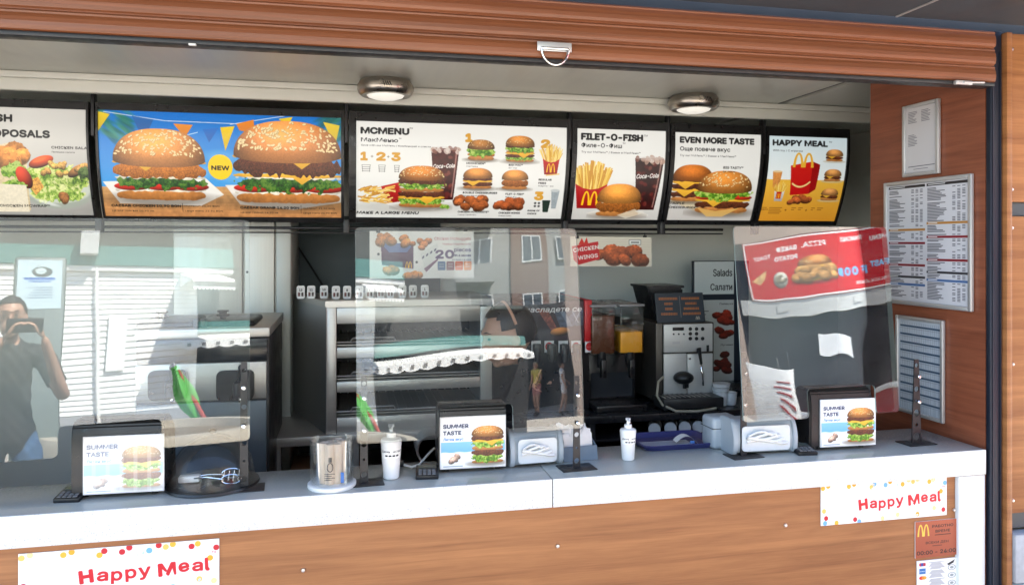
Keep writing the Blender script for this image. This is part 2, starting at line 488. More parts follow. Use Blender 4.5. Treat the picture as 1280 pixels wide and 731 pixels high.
    def band(s, cx, y0, y1, rx, col, wav=.15, tex=.3, seed=1, cell=1.5, shade=.35):
        h = y1 - y0
        q = s.sl(cx - rx - 1, y0 - h * .6, cx + rx + 1, y1 + h * .6)
        if q is None: return
        n1 = vnoise(1, q[2].shape[1], 1, max(3, rx / 2.2), seed)[0][None, :]; n2 = vnoise(1, q[2].shape[1], 1, max(3, rx / 2), seed + 5)[0][None, :]
        X = (q[2] - cx) / rx
        e = np.clip(1 - np.abs(X) ** 6, 0, 1) ** .5
        mid = (y0 + y1) / 2
        top = mid - h / 2 * e - h * wav * (n1 - .5) * 2; bot = mid + h / 2 * e + h * wav * (n2 - .5) * 2
        m = np.clip((q[3] - top) * s.S + .5, 0, 1) * np.clip((bot - q[3]) * s.S + .5, 0, 1) * (np.abs(X) < 1)
        sh = 1 + .12 - shade * np.clip((q[3] - top) / (h + 1e-3), 0, 1) - .25 * np.abs(X) ** 4 + tex * (s.ns(q, cell, seed) - .5) * 2
        s.put(q, m, np.clip(np.array(col) * sh[..., None], 0, 1))
    def greens(s, cx, y, rx, h, seed=1, cols=((.35, .55, .12), (.55, .72, .22), (.22, .40, .10), (.72, .82, .42))):
        """ruffled leaves: a ragged band coloured along the crests of a noise field"""
        q = s.sl(cx - rx * 1.1, y - h * 1.3, cx + rx * 1.1, y + h * 1.3)
        if q is None: return
        X, Y = (q[2] - cx) / rx, (q[3] - y) / h
        n1 = s.ns(q, max(1.0, h * .55), seed, 4); n2 = s.ns(q, max(.7, h * .28), seed + 9, 3); n3 = s.ns(q, max(1.5, h * .9), seed + 17, 2)
        edge = 1 - np.abs(X) ** 4 * .9 + (n1 - .5) * 1.5
        m = np.clip((edge - np.abs(Y + (n3 - .5) * .9) * 1.05) * h * s.S * .7 + .5, 0, 1) * (np.abs(X) < 1.08)
        cr = 1 - np.abs(2 * n2 - 1) * 1.6
        c = np.array(cols, float)
        t = np.clip(.5 + (n1 - .5) * 2.2 + (cr - .5) * .7 - Y * .22, 0, 1)[..., None]
        col = np.where(t < .4, c[2] * (1 - t / .4) + c[0] * (t / .4), np.where(t < .75, c[0] * (1 - (t - .4) / .35) + c[1] * ((t - .4) / .35), c[1] * (1 - (t - .75) / .25) + c[3] * ((t - .75) / .25)))
        s.put(q, m, np.clip(col * (1 + .25 * (n2[..., None] - .5)), 0, 1))
    def cheese(s, cx, y, rx, h, drop, col=(.98, .74, .22), at=0.0):
        s.band(cx, y - h / 2, y + h / 2, rx, col, .1, .05, 3, 2, .2)
        s.poly([(cx + at - drop * 1.5, y), (cx + at + drop * 1.5, y), (cx + at, y + drop)], col, c1=tuple(c * .88 for c in col))
    def burger(s, cx, by, w, layers, seed=1, seeds=40, top=(.83, .52, .24), shadow=True, dome=.5):
        """layers bottom to top: (kind, height); by = the base line"""
        rx = w / 2; y = by
        if shadow: s.ell(cx, by, rx * 1.15, rx * .16, (.25, .2, .15), soft=.8, al=.5)
        P = {'bun': ((.80, .52, .26), .06, .12), 'beef': ((.40, .20, .11), .16, .55), 'chicken': ((.80, .47, .14), .12, .35), 'fish': ((.66, .38, .14), .10, .4), 'bacon': ((.66, .2, .12), .3, .4)}
        for i, (k, h) in enumerate(layers):
            z = seed * 31 + i * 7
            if k in P:
                c, wv, tx = P[k]; s.band(cx, y - h, y + h * .05, rx * (.96 if k == 'bun' else 1), c, wv, tx, z, 1.0 if k != 'bun' else 3); y -= h * .92
            elif k == 'cheese': s.cheese(cx, y - h / 2, rx * 1.01, h, h * 2.2, at=(rx * .25 if i % 2 else -rx * .3)); y -= h * .7
            elif k == 'green': s.greens(cx, y - h * .4, rx * 1.0, h, z); y -= h * .8
            elif k == 'herb': s.greens(cx, y - h * .4, rx * .95, h, z, ((.16, .34, .10), (.25, .45, .14), (.10, .22, .08), (.40, .55, .2))); y -= h * .8
            elif k == 'tomato':
                for q in (-.62, .05, .66): s.ell(cx + q * rx, y - h / 2, rx * .38, h * .62, (.83, .17, .10), shade=.4)
                y -= h * .8
            elif k == 'sauce': s.band(cx, y - h, y, rx * .98, (.96, .93, .85), .5, .1, z, 2, .15); y -= h * .6
        s.bun_top(cx, y, rx * .985, rx * dome * 1.5, seeds, top, seed)
    def arches(s, cx, base, w, h, col=(1, .78, .05)):
        q = s.sl(cx - w, base - h - 1, cx + w, base + 1); X, Y = q[2] - cx, q[3] - base
        m = np.zeros(np.broadcast(X, Y).shape)
        for sg in (-1, 1):
            u = (X - sg * w * .25); o = (np.abs(u) / (w * .27)) ** 2.2 + (np.abs(Y) / h) ** 1.5; i = (np.abs(u) / (w * .135)) ** 2.2 + (np.abs(Y) / (h * .86)) ** 1.5
            m = np.maximum(m, np.clip((1 - o) * 3 * s.S * w / 12 + .5, 0, 1) * np.clip((i - 1) * 3 * s.S * w / 12 + .5, 0, 1) * (Y < 0))
        s.put(q, m, col)
    def fries(s, cx, by, w, h, seed=1, box=(.78, .06, .08), m=True, fan=.55):
        g = random.Random(seed); bx = by - h * .52
        for k in range(int(w * 3.6)):
            t = g.uniform(-1, 1); x = cx + t * w * .42; L = h * g.uniform(.36, .62) * (1 - .25 * t * t)
            a = t * fan * .6 + g.uniform(-.14, .14); c = g.choice(((.96, .80, .36), (.90, .70, .25), (.99, .88, .52), (.82, .58, .18)))
            s.line(x, bx + h * .12, x + math.sin(a) * L, bx + h * .12 - math.cos(a) * L, max(.6, w * .042), c)
        s.poly([(cx - w * .5, bx), (cx - w * .25, bx + h * .09), (cx, bx + h * .12), (cx + w * .25, bx + h * .09), (cx + w * .5, bx), (cx + w * .38, by), (cx - w * .38, by)], box, c1=tuple(c * .75 for c in box), tex=.06)
        if m: s.arches(cx, by - h * .07, w * .5, h * .3)
    def cola(s, cx, by, w, h, seed=1, logo=True, red=True):
        s.poly([(cx - w * .5, by - h), (cx + w * .5, by - h), (cx + w * .34, by), (cx - w * .34, by)], (.30, .07, .06) if red else (.20, .12, .10), c1=(.20, .02, .02), tex=.4, seed=seed, cell=w * .18)
        g = random.Random(seed)
        for k in range(16):
            t = g.uniform(.12, .95); x = cx + g.uniform(-.38, .38) * w * (1 - .3 * t)
            s.ell(x, by - h + t * h, w * .08, w * .06, g.choice(((.55, .18, .14), (.42, .08, .07), (.66, .36, .3))), g.uniform(0, 3), soft=.7, al=.55)
        for k in range(14):
            s.ell(cx + g.uniform(-.46, .46) * w, by - h + g.uniform(-.02, .07) * h, w * .11, w * .07, g.choice(((.75, .62, .55), (.9, .85, .8), (.5, .3, .25))), g.uniform(0, 3), al=.8)
        s.line(cx + w * .41, by - h * .97, cx + w * .27, by - h * .05, w * .05, (.95, .8, .75), .5)
        s.ell(cx, by - h, w * .5, w * .07, (.85, .82, .8), al=.35)
        if logo: s.text("Coca-Cola", cx - w * .04, by - h * .62, w * .27, (.98, .97, .95), .02, w * .76, .25, 'c', -.06)
    def nuggets(s, cx, cy, rx, ry, n, seed=1, col=(.74, .42, .18), size=.3):
        g = random.Random(seed)
        pts = sorted([(g.uniform(-1, 1), g.uniform(-1, 1)) for _ in range(n)], key=lambda p: p[1])
        for x, y in pts:
            r = rx * size * g.uniform(.8, 1.15); X, Y = cx + x * (rx - r * .8), cy + y * (ry - r * .4)
            k = g.uniform(.82, 1.12); ro = g.uniform(-.7, .7)
            s.ell(X, Y + r * .12, r * 1.08, r * .76, tuple(c * .5 for c in col), ro, al=.8)
            q = s.sl(X - r * 1.3, Y - r * 1.2, X + r * 1.3, Y + r * 1.2)
            if q is None: continue
            u, v = (q[2] - X), (q[3] - Y); c, n_ = math.cos(ro), math.sin(ro); a, b = (u * c + v * n_) / (r * 1.05), (-u * n_ + v * c) / (r * .72)
            no = s.ns(q, max(.5, r * .28), g.randint(1, 9999)); d = np.sqrt(a * a + b * b) + (no - .5) * .35
            sh = 1.05 - .55 * np.clip(v / r, -.6, 1) + (no - .5) * .75 - .25 * d ** 2
            s.put(q, np.clip((1 - d) * r * s.S + .5, 0, 1), np.clip(np.array(col) * k * sh[..., None], 0, 1))
    def sheet(s, name, fn, material, parent=None, step=2):
        """lays the picture on a grid of points fn(u, v) (u to the right, v down, both 0..1) as ONE mesh"""
        h, w = s.H // step, s.Wd // step
        a = s.a[:h * step, :w * step].reshape(h, step, w, step, 3).mean((1, 3))
        lin = np.where(a <= .04045, a / 12.92, ((a + .055) / 1.055) ** 2.4)
        U, V = np.meshgrid(np.linspace(0, 1, w), np.linspace(0, 1, h))
        P = np.stack(fn(U, V), -1).reshape(-1, 3).astype(np.float32)
        me = bpy.data.meshes.new(name)
        me.vertices.add(w * h); me.vertices.foreach_set("co", P.ravel())
        i = np.arange(w * h).reshape(h, w)
        q = np.stack([i[1:, :-1], i[1:, 1:], i[:-1, 1:], i[:-1, :-1]], -1).reshape(-1, 4).astype(np.int32)
        me.loops.add(q.size); me.loops.foreach_set("vertex_index", q.ravel())
        me.polygons.add(len(q)); me.polygons.foreach_set("loop_start", np.arange(0, q.size, 4, dtype=np.int32))
        me.update(calc_edges=True)
        me.polygons.foreach_set("use_smooth", np.ones(len(q), bool))
        c = me.color_attributes.new("ink", 'FLOAT_COLOR', 'POINT')
        c.data.foreach_set("color", np.concatenate([lin.reshape(-1, 3), np.ones((w * h, 1))], 1).astype(np.float32).ravel())
        return link(name, me, material, parent)
# ------------------------------------------------------------------ the setting
b = MB(); b.box(-60, 60, -70, 40, -0.3, 0.0)
PAVE = mat("street_paving", (0.43, 0.385, 0.33), 0.85, 0, 0.15, 3)
tag(b.build("ground", PAVE), kind="structure")

# ------------------------------------------------------------------ the kiosk itself
kiosk = thing("food_kiosk", "wood panelled food kiosk with long white counter and open serving hatch", "kiosk")
XL, XR = -2.3, 1.886
XJ = xw(691, 0)
b = MB(); b.box(XL, 1.790, 0.016, 0.05, 0.02, 0.924); front = b.build("front_panel", WOOD, kiosk)
SCREW = mat("zinc_screw", (0.7, 0.7, 0.7), 0.3, 1.0, 0.1)
for px, py in ((379, 712), (697, 682), (982, 656), (1193, 637)):
    p = W(px, py, 0.0145); b = MB(); b.lathe([(0.0, -0.0035), (0.004, -0.003), (0.0055, 0.0), (0.0055, 0.0012)], p, 14, 'Y'); b.build("screw", SCREW, front)
SHADE_TOP = mat("shade_grey_top", (0.40, 0.41, 0.385), 0.12, 0, 0.025, 160, 0, rvar=0.15)  # white counter's top painted grey to put in the shade on it
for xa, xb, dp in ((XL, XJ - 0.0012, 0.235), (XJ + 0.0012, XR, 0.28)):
    b = MB(); b.box(xa, xb, 0.0065, dp, 0.93, 1.0, 0.001); ct = b.build("counter_top", SHADE_TOP, kiosk)
    b = MB(); b.box(xa, xb, 0, 0.006, 0.926, 1.0005, 0.0015); b.build("bright_front_edge", QUARTZ, ct)  # front edge split off as its own part to stay bright white
b = MB(); b.box(1.792, XR, 0.004, 0.05, 0.0, 0.924, 0.002); b.build("corner_post", mat("white_trim", (0.74, 0.75, 0.75), 0.35, 0, 0.03, 8), kiosk)
b = MB()
b.box(1.8955, 1.936, -0.006, 0.012, 0, 2.262, 0.003); b.box(1.901, 1.905, -0.009, -0.0065, 0, 2.2); b.box(1.928, 1.932, -0.009, -0.0065, 0, 2.2)
b.build("guide_rail", GUIDE, kiosk)
b = MB(); b.box(1.895, 1.935, 0.014, 0.53, 0.0, 2.2615); b.build("side_wall", WOOD_IN, kiosk)
zt = zw(1270, 44, 0)
outer = MB(); outer.box(1.939, 1.958, -0.022, 0.02, 0.0, zt, 0.002)
outer.box(1.960, 3.6, -0.012, 0.02, 1.747, zt, 0.003); outer.box(1.960, 3.6, -0.012, 0.02, 0.806, 1.704, 0.003)
outer = outer.build("outer_panel", WOOD, kiosk)
for px, py in ((1265, 237), (1265, 285), (1266, 455), (1266, 625), (1265, 62)):
    p = W(px, py, -0.013); b = MB(); b.lathe([(0.0, -0.0035), (0.004, -0.003), (0.0055, 0.0), (0.0055, 0.002)], p, 14, 'Y'); b.build("screw", SCREW, outer)
for z0, z1 in ((1.706, 1.745), (0.757, 0.804)): b = MB(); b.box(1.960, 3.6, 0.0, 0.016, z0, z1); b.build("joint_strip", DARK, kiosk)
b = MB()
zz = 0.0
for r_ in range(5):
    for c_ in range(5):
        x0 = 1.962 + c_ * 0.34 - (0.17 if r_ % 2 else 0)
        b.box(max(1.962, x0), x0 + 0.336, -0.03, 0.015, zz + 0.002, zz + 0.147, 0.003)
    zz += 0.15
b.build("plinth", mat("pale_block", (0.42, 0.43, 0.45), 0.8, 0, 0.18, 30, 0.2), kiosk)
b = MB(); b.box(XL, 1.893, 0.06, 2.06, 2.25, 2.262); b.box(1.937, 3.0, 0.06, 2.06, 2.25, 2.262); b.build("ceiling", CEIL, kiosk)
b = MB(); b.box(XL, 2.8, 1.17, 1.20, 2.185, 2.249, 0.004); b.box(XL, 2.8, 1.14, 1.168, 2.226, 2.249, 0.003); b.build("cornice", CORN, kiosk)
b = MB(); b.box(XL, 3.0, 2.06, 2.10, 0, 2.4); b.build("back_wall", WALLW, kiosk)
b = MB(); b.box(2.85, 2.9, 0.06, 2.058, 0, 2.248)
for z_ in (1.35, 1.72, 2.0): b.box(2.846, 2.849, 0.06, 2.05, z_, z_ + 0.008)
b.build("side_wall", WALLW, kiosk)
b = MB(); b.box(XL - 0.04, XL - 0.002, 0.0, 2.1, 0, 2.4); b.build("side_wall", WALLW, kiosk)
b = MB(); b.box(XL, 3.0, 0.052, 2.058, 0.004, 0.03); b.build("floor", mat("kiosk_floor", (0.12, 0.12, 0.12), 0.5, 0, 0.2, 4), kiosk)
b = MB(); b.box(XL - 0.1, 3.7, -0.02, 2.15, 2.40, 2.52); b.box(XL, 3.6, 0.02, 0.05, 2.264, 2.398); b.build("roof", DARK, kiosk)
b = MB(); b.box(xw(362, 1.95), xw(553, 1.95), 2.03, 2.057, 0.5, zw(400, 270, 2.03), 0.003); b.build("wall_cladding", mat("slate_cladding", srgb(86, 96, 98), 0.5, 0, 0.1, 4), kiosk)
RAILY = 1.385
b = MB(); b.tube([(XL, RAILY, 1.688), (1.75, RAILY, 1.688)], 0.006, 8); b.tube([(XL, RAILY, 1.668), (1.75, RAILY, 1.668)], 0.003, 8)
b.build("sign_rail", BLACKM, kiosk)

# the dark canopy over the customers
can = thing("street_canopy", "dark grey canopy jutting out above the brown shutter box", "canopy", (0.8, -0.5, 2.27))
b = MB(); b.box(-3.0, 3.2, 0.0, 0.455, 0.0, 0.05); b.build("deck", mat("canopy_deck", srgb(58, 64, 70), 0.6, 0, 0.15, 5), can)
p = W(795, 8, -0.08)
for k in range(-2, 3): b = MB(); b.box(p.x - 0.8 + k * 0.8 - 0.003, p.x - 0.8 + k * 0.8 + 0.003, 0.005, 0.45, -0.004, -0.0005); b.build("seam_strip", ALU, can)

# ------------------------------------------------------------------ the rolled-up shutter
sh = thing("roller_shutter", "brown wood-look roller shutter rolled up above the serving hatch", "shutter", (0, 0, 2.098))
prof = []
H = 0.155
for k in range(3):
    z0 = k * H / 3 + 0.004
    h = H / 3
    prof += [(-0.022, z0), (-0.0275, z0 + 0.003), (-0.030, z0 + h * .2), (-0.0305, z0 + h * .4), (-0.029, z0 + h * .6), (-0.0255, z0 + h * .78), (-0.0265, z0 + h * .86), (-0.022, z0 + h * .95)]
prof += [(0.02, H + 0.003), (0.02, 0.004)]
b = MB(); b.prism(prof, 'X', XL, 1.8915)
b.build("slat_curtain", SHUT, sh, sharp=25)
b = MB(); b.box(XL, 1.8915, -0.026, 0.02, -0.008, 0.003, 0.002); b.build("bottom_seal", BLACKM, sh)
hp = W(693, 60, -0.036) - Vector((0, 0, 2.098))
b = MB(); b.box(hp.x - 0.046, hp.x + 0.046, -0.0385, -0.0345, hp.z - 0.010, hp.z + 0.014, 0.001)
hd = b.build("handle", ALU, sh)
b = MB(); b.tube([(hp.x + 0.036 * math.cos(a) * (1 if math.sin(a) < 0 else 1), -0.043, hp.z - 0.004 + 0.042 * min(0, math.sin(a))) for a in np.linspace(-math.pi, 0, 15)], 0.0035, 8)
b.tube([(hp.x - 0.037, -0.043, hp.z - 0.004), (hp.x + 0.037, -0.043, hp.z - 0.004)], 0.0035, 8)
b.build("pull_ring", CHROME, hd)
lp = W(1210, 104, -0.04) - Vector((0, 0, 2.098))
b = MB(); b.box(lp.x - 0.045, lp.x + 0.012, -0.045, -0.034, lp.z - 0.006, lp.z + 0.006, 0.002); b.tube([(lp.x - 0.02, -0.046, lp.z), (lp.x + 0.05, -0.046, lp.z + 0.002)], 0.0032, 8)
b.build("latch", ALU, sh)
mp_ = W(240, 57, -0.03) - Vector((0, 0, 2.098))
b = MB(); b.box(mp_.x - 0.008, mp_.x + 0.008, -0.03, -0.02, -0.011, -0.0075); b.build("seal_clip", WHITEP, sh)

# ------------------------------------------------------------------ ceiling lamps
LAMP_ON = mat("lamp_diffuser", (0.9, 0.9, 0.85), 0.4, 0, 0, emit=(1, 0.95, 0.85), es=0.1)
def lamp(px, py, label):
    d = ray(px, py); t = (2.249 - CAMZ) / d.z; p = Vector((0, -CAMD, CAMZ)) + d * t
    o = thing("ceiling_lamp", label, "lamp", p, 0, "round steel lamps under the ceiling")
    b = MB(); b.lathe([(0.086, 0), (0.098, -0.006), (0.107, -0.022), (0.108, -0.038), (0.102, -0.052), (0.092, -0.060), (0.074, -0.0605), (0.071, -0.055)], (0, 0, 0), 48, cap=False)
    b.lathe([(0.04, 0), (0.04, -0.001)], (0, 0, 0), 12)
    b.build("housing", mat("satin_nickel", (0.42, 0.38, 0.33), 0.3, 1.0, 0.1, 10), o)
    b = MB(); b.lathe([(0.072, -0.056), (0.066, -0.064), (0.045, -0.071), (0.0, -0.074)], (0, 0, 0), 40, cap=False); b.build("diffuser", LAMP_ON, o)
    b = MB()
    for k in range(4):
        a = R(-96 + 4.2 * k - (0 if px < 600 else -8)); M_ = Matrix.Translation((0.1083 * math.cos(a), 0.1083 * math.sin(a), -0.032)) @ Matrix.Rotation(a, 4, 'Z') @ Matrix.Rotation(R(24), 4, 'X')
        b.box(-0.002, 0.0015, -0.0018, 0.0018, -0.009, 0.009, M=M_)
    b.build("vent_slots", BLACK, o)
lamp(482, 101, "round steel ceiling lamp above the three part meal menu board")
lamp(867, 120, "round steel ceiling lamp above the gap between fish and taste menu boards")

# ------------------------------------------------------------------ the lit menu boards
GLOW = print_mat("lightbox_print", glow=0.105, rough=0.3, base=0.55)
YT, ZT, ZB, BULGE = 1.25, 2.163, 1.71, 0.105
def by(v): return YT + BULGE * np.asarray(v, float) ** 1.9 - 0.012 * np.sin(np.pi * np.asarray(v, float))
def bz(v): return ZT + (ZB - ZT) * np.asarray(v, float)
def curved_bar(b, x0, x1, v0, v1, d0, d1, n=10):
    V = np.linspace(v0, v1, n)
    ring = []
    for x, d in ((x0, d0), (x1, d0), (x1, d1), (x0, d1)):
        ring.append([[x, float(by(v)) + d, float(bz(v))] for v in V])
    P = np.transpose(np.array(ring), (1, 0, 2))
    vs = b.quadmesh(P, False, True)
    for r_ in (vs[0], vs[-1]): b._tag([b.bm.faces.new(r_)])
def board(name, label, px0, px1, face, art):
    """px0, px1: outer edges at the top; face = left, right, top, bottom shares of the outer frame"""
    x0, x1 = xw(px0, YT), xw(px1, YT)
    c = Vector(((x0 + x1) / 2, YT, ZB))
    o = thing(name, label, "menu board", (0, 0, 0), 0, "backlit menu boards in a row under the ceiling")
    fl, fr, ft, fb = face
    xa, xb, va, vb = x0 + fl, x1 - fr, ft, 1 - fb
    b = MB()
    curved_bar(b, x0, xa, 0, 1, -0.008, 0.03); curved_bar(b, xb, x1, 0, 1, -0.008, 0.03)
    curved_bar(b, xa + 0.0006, xb - 0.0006, 0, va, -0.0075, 0.03); curved_bar(b, xa + 0.0006, xb - 0.0006, vb, 1, -0.0075, 0.03)
    b.build("frame", BLACK, o)
    b = MB(); curved_bar(b, x0 + 0.004, x1 - 0.004, 0.012, 0.985, 0.031, 0.085); b.build("housing", BLACKM, o)
    art.sheet("menu_print", lambda U, V: (xa + (xb - xa) * U, by(va + (vb - va) * V), bz(va + (vb - va) * V)), GLOW, o)
    b = MB(); b.box(x0 - 0.016, x0 - 0.004, YT - 0.01, YT + 0.03, ZT - 0.13, ZT + 0.035, 0.002); b.build("hook", BLACKM, o); b = MB(); b.box(x0 - 0.022, x0 + 0.002, YT + 0.06, YT + 0.10, ZB - 0.045, ZB + 0.012, 0.002); b.build("bracket", BLACKM, o)
    return o
CREAM = (.95, .95, .93)
BK = (.06, .06, .06)
# fresh proposals (runs out of the frame)
A = Art(290, 128, bg=(.80, .79, .77)); r = A.sl(0, 0, 290, 128)
A.put(r, np.ones((A.H, A.Wd)), np.array((.86, .85, .82)) * (1.0 - .22 * np.clip((r[3] - 40) / 90, 0, 1) - .12 * np.abs((r[2] - 210) / 200))[..., None])
A.text("FRESH", 193, 17, 15, BK, .045, 50, align='r'); A.text("PROPOSALS", 241, 35, 15, BK, .045, 92, align='r')
A.ell(246, 100, 45, 20, (.62, .66, .60), soft=.12, al=.8); A.ell(246, 96, 44, 17, (.86, .88, .82), soft=.1, al=.7)
LG = ((.52, .68, .22), (.72, .82, .36), (.32, .48, .13), (.90, .92, .60))
A.greens(246, 86, 40, 19, 3, LG); A.greens(232, 78, 26, 12, 13, LG); A.greens(264, 84, 24, 12, 23, ((.44, .58, .18), (.66, .76, .32), (.22, .36, .10), (.88, .88, .6))); A.greens(246, 102, 35, 9, 5, LG)
A.ell(228, 64, 17, 6.5, (.90, .32, .10), -.3, shade=.6); A.ell(226, 61.5, 10, 2.4, (.97, .52, .26), -.3, soft=.5, al=.6); A.ell(274, 74, 14, 5.5, (.74, .50, .26), -.5, shade=.6)
for x_, y_, z_ in ((258, 66, 1), (245, 69, 2), (281, 69, 3), (254, 77, 4), (234, 76, 5)): A.nuggets(x_, y_, 10, 5, 4, 300 + z_, (.80, .60, .32) if z_ % 2 else (.86, .68, .34), .42)
A.poly([(206, 88), (222, 82), (228, 94), (216, 104)], (.90, .62, .26), tex=.5, cell=1.5); A.nuggets(258, 106, 12, 6, 3, 8, (.66, .40, .20), .5); A.greens(284, 78, 9, 7, 44, ((.2, .3, .1), (.3, .42, .16), (.1, .18, .06), (.4, .5, .25)))
A.ell(246, 102, 45, 19, (.95, .97, .95), soft=.25, al=.12); A.ell(230, 113, 14, 2, (.98, .99, .98), .25, soft=.7, al=.6)
A.text("CHICKEN SALAD", 243, 48, 5.6, BK, .02, 51); A.text("Пилешка салата", 243, 53, 4, (.2, .2, .2), 0, 30)
A.poly([(150, 52), (196, 40), (210, 60), (206, 122), (160, 124)], (.93, .86, .70), c1=(.85, .76, .6), tex=.1); A.nuggets(192, 58, 22, 14, 7, 66, (.84, .54, .24), .55)
A.greens(192, 75, 17, 9, 9); A.ell(204, 83, 9, 14, (.80, .24, .10), -.5, shade=.5); A.greens(190, 92, 16, 6, 19); A.poly([(150, 90), (205, 92), (204, 124), (152, 124)], (.94, .90, .80), tex=.06)
A.text("CHICKEN MCWRAP™", 232, 118, 5.2, BK, .02, 66, align='r')
A.ell(70, 80, 58, 34, (.55, .70, .3), shade=.5); A.greens(70, 75, 50, 20, 33)
board("menu_board", "menu board of fresh proposals showing chicken salad, cut by the frame edge", -190, 111, (.02, .008, .07, .05), A)
# caesar burgers on blue
A = Art(304, 128); r = A.sl(0, 0, 304, 128)
f = np.clip(r[3] / 100, 0, 1); A.put(r, np.ones((A.H, A.Wd)), np.array((.08, .46, .82)) * (1 - f[..., None]) + np.array((.30, .66, .92)) * f[..., None] + 0 * r[2][..., None])
g = random.Random(4)
for k in range(60):
    sg = k % 2; x = g.uniform(0, 34) if sg else 304 - g.uniform(0, 26); y = g.uniform(0, 36)
    A.ell(x, y, 12, 2.4, g.choice(((.14, .46, .34), (.30, .60, .50), (.10, .36, .30))), (0.6 if sg else -0.6) + g.uniform(-.3, .3), soft=.8, al=.5)
for k in range(8): A.ell(g.uniform(0, 300), g.uniform(40, 80), 22, 8, (.62, .82, .95), soft=.9, al=.35)
A.poly([(0, 92), (304, 88), (304, 128), (0, 128)], (.88, .68, .44), c1=(.78, .54, .33), tex=.15, cell=5)
for k in range(9): A.line(0, 94 + k * 4.2, 304, 92 + k * 4.2, .4, (.58, .36, .2), .35)
A.line(6, 2, 80, 11, .8, (.9, .92, .95)); A.line(80, 11, 175, 12, .8, (.9, .92, .95)); A.line(160, 13, 230, 0, .8, (.9, .92, .95)); A.line(84, 34, 120, 24, 1, (.75, .88, .97))
for p_, c_ in (([(0, 2), (14, 5), (0, 26)], (.95, .82, .20)), ([(40, 6), (66, 10), (54, 36)], (.18, .42, .70)), ([(90, 14), (114, 15), (104, 31)], (.95, .58, .18)), ([(148, 17), (166, 15), (154, 46)], (.97, .82, .10)), ([(168, 12), (190, 6), (192, 24), (172, 20)], (.96, .56, .16)), ([(126, 20), (146, 18), (134, 36)], (.15, .45, .80)), ([(222, 4), (240, 1), (234, 14)], (.97, .82, .15)), ([(280, 6), (302, 10), (296, 36)], (.95, .82, .25))):
    A.poly(p_, c_, c1=tuple(x * .86 for x in c_))
A.poly([(2, 86), (128, 80), (150, 100), (120, 114), (20, 112)], (.96, .95, .92)); A.poly([(152, 88), (304, 84), (304, 108), (240, 118), (170, 112)], (.95, .93, .90))
A.burger(72, 107, 114, [('bun', 11), ('sauce', 3), ('tomato', 8), ('herb', 9), ('sauce', 3), ('chicken', 17), ('cheese', 5), ('sauce', 2)], 3, 170, (.94, .62, .33), dome=.45)
A.burger(234, 109, 142, [('bun', 12), ('sauce', 4), ('tomato', 9), ('herb', 11), ('sauce', 3), ('cheese', 5), ('beef', 21), ('cheese', 7)], 7, 220, (.94, .60, .32), dome=.41)
A.ell(147, 66, 15.5, 15.5, (.99, .82, .05)); A.text("NEW", 147, 69.5, 9.5, BK, .03, 22, align='c')
A.text("CAESAR CHICKEN", 9, 116, 5.2, BK, .05, 53); A.text("10,90 BGN", 64, 116, 5.2, BK, .035, 30); A.text("ЦЕЗАР ЧИКЪН 10,90 лв.", 9, 122, 4, BK, 0.005, 52)
A.text("McMenu™ 21,20 BGN", 99, 115.5, 4, BK, .005, 44); A.text("Large menu 22,90 BGN", 99, 121.5, 4, BK, .005, 48); A.rect(96, 111, 96.6, 122, BK)
A.text("CAESAR GRAND", 170, 117, 5.2, BK, .05, 46); A.text("14,20 BGN", 218, 117, 5.2, BK, .035, 29); A.text("ЦЕЗАР ГРАНД 14,20 лв.", 170, 123, 4, BK, 0.005, 50)
A.text("McMenu™ 21,90 BGN", 252, 117, 4, BK, .005, 43); A.text("Large menu 24,90 BGN", 252, 123, 4, BK, .005, 46); A.rect(249.4, 112, 250, 123, BK)
board("menu_board", "menu board of two sesame burgers on blue with round yellow NEW badge", 120, 430, (.008, .012, .065, .045), A)
# the three part meal
GOLD = (.86, .63, .18)
A = Art(264, 122, bg=CREAM); r = A.sl(0, 0, 264, 122)
A.put(r, np.ones((A.H, A.Wd)), np.array(CREAM) * (1 - .07 * np.clip((r[3] - 70) / 50, 0, 1) + 0 * r[2])[..., None])
A.text("MCMENU", 6, 15.5, 14, BK, .045, 57); A.text("TM", 64, 8.5, 4, BK, .01); A.text("МакМеню", 6, 26, 9.5, BK, .008, 44); A.text("TM", 51, 22, 3.2, BK)
A.text("Save with our McMenu / Комбинирай и спести", 6, 31.6, 4.2, (.2, .2, .2), .005, 84)
for t_, x_ in (("1", 6), ("2", 25), ("3", 43)): A.text(t_, x_, 49, 18, GOLD, .05, 9.5 if t_ != "1" else 7)
for x_ in (19, 38.5): A.text("+", x_, 46.5, 10, (.4, .35, .25), .0, align='c')
for i_, x_ in enumerate((12, 31, 49)):
    for k in range(4): A.rect(x_ - 5 + i_, 55 + k * 2.6, x_ + 5 - i_, 55.5 + k * 2.6, (.35, .35, .35))
    A.line(x_ - 5 + i_, 55, x_ - 4 + i_, 64, .5, (.35, .35, .35)); A.line(x_ + 5 - i_, 55, x_ + 4 - i_, 64, .5, (.35, .35, .35))
A.ell(60, 108, 70, 8, (.72, .71, .68), soft=.8, al=.5)
A.cola(108, 98, 35, 66, 3)
A.poly([(30, 82), (54, 76), (58, 104), (38, 102)], (.80, .08, .06), c1=(.6, .05, .05))
g = random.Random(8)
for k in range(60):
    x_, y_ = g.uniform(2, 36), g.uniform(84, 102); A.line(x_, y_, x_ + g.uniform(6, 14), y_ + g.uniform(-5, 4), 1.7, g.choice(((.95, .78, .36), (.88, .66, .26), (.98, .86, .52), (.78, .55, .2))))
A.poly([(36, 104), (60, 100), (112, 104), (96, 112), (54, 111)], (.93, .92, .90))
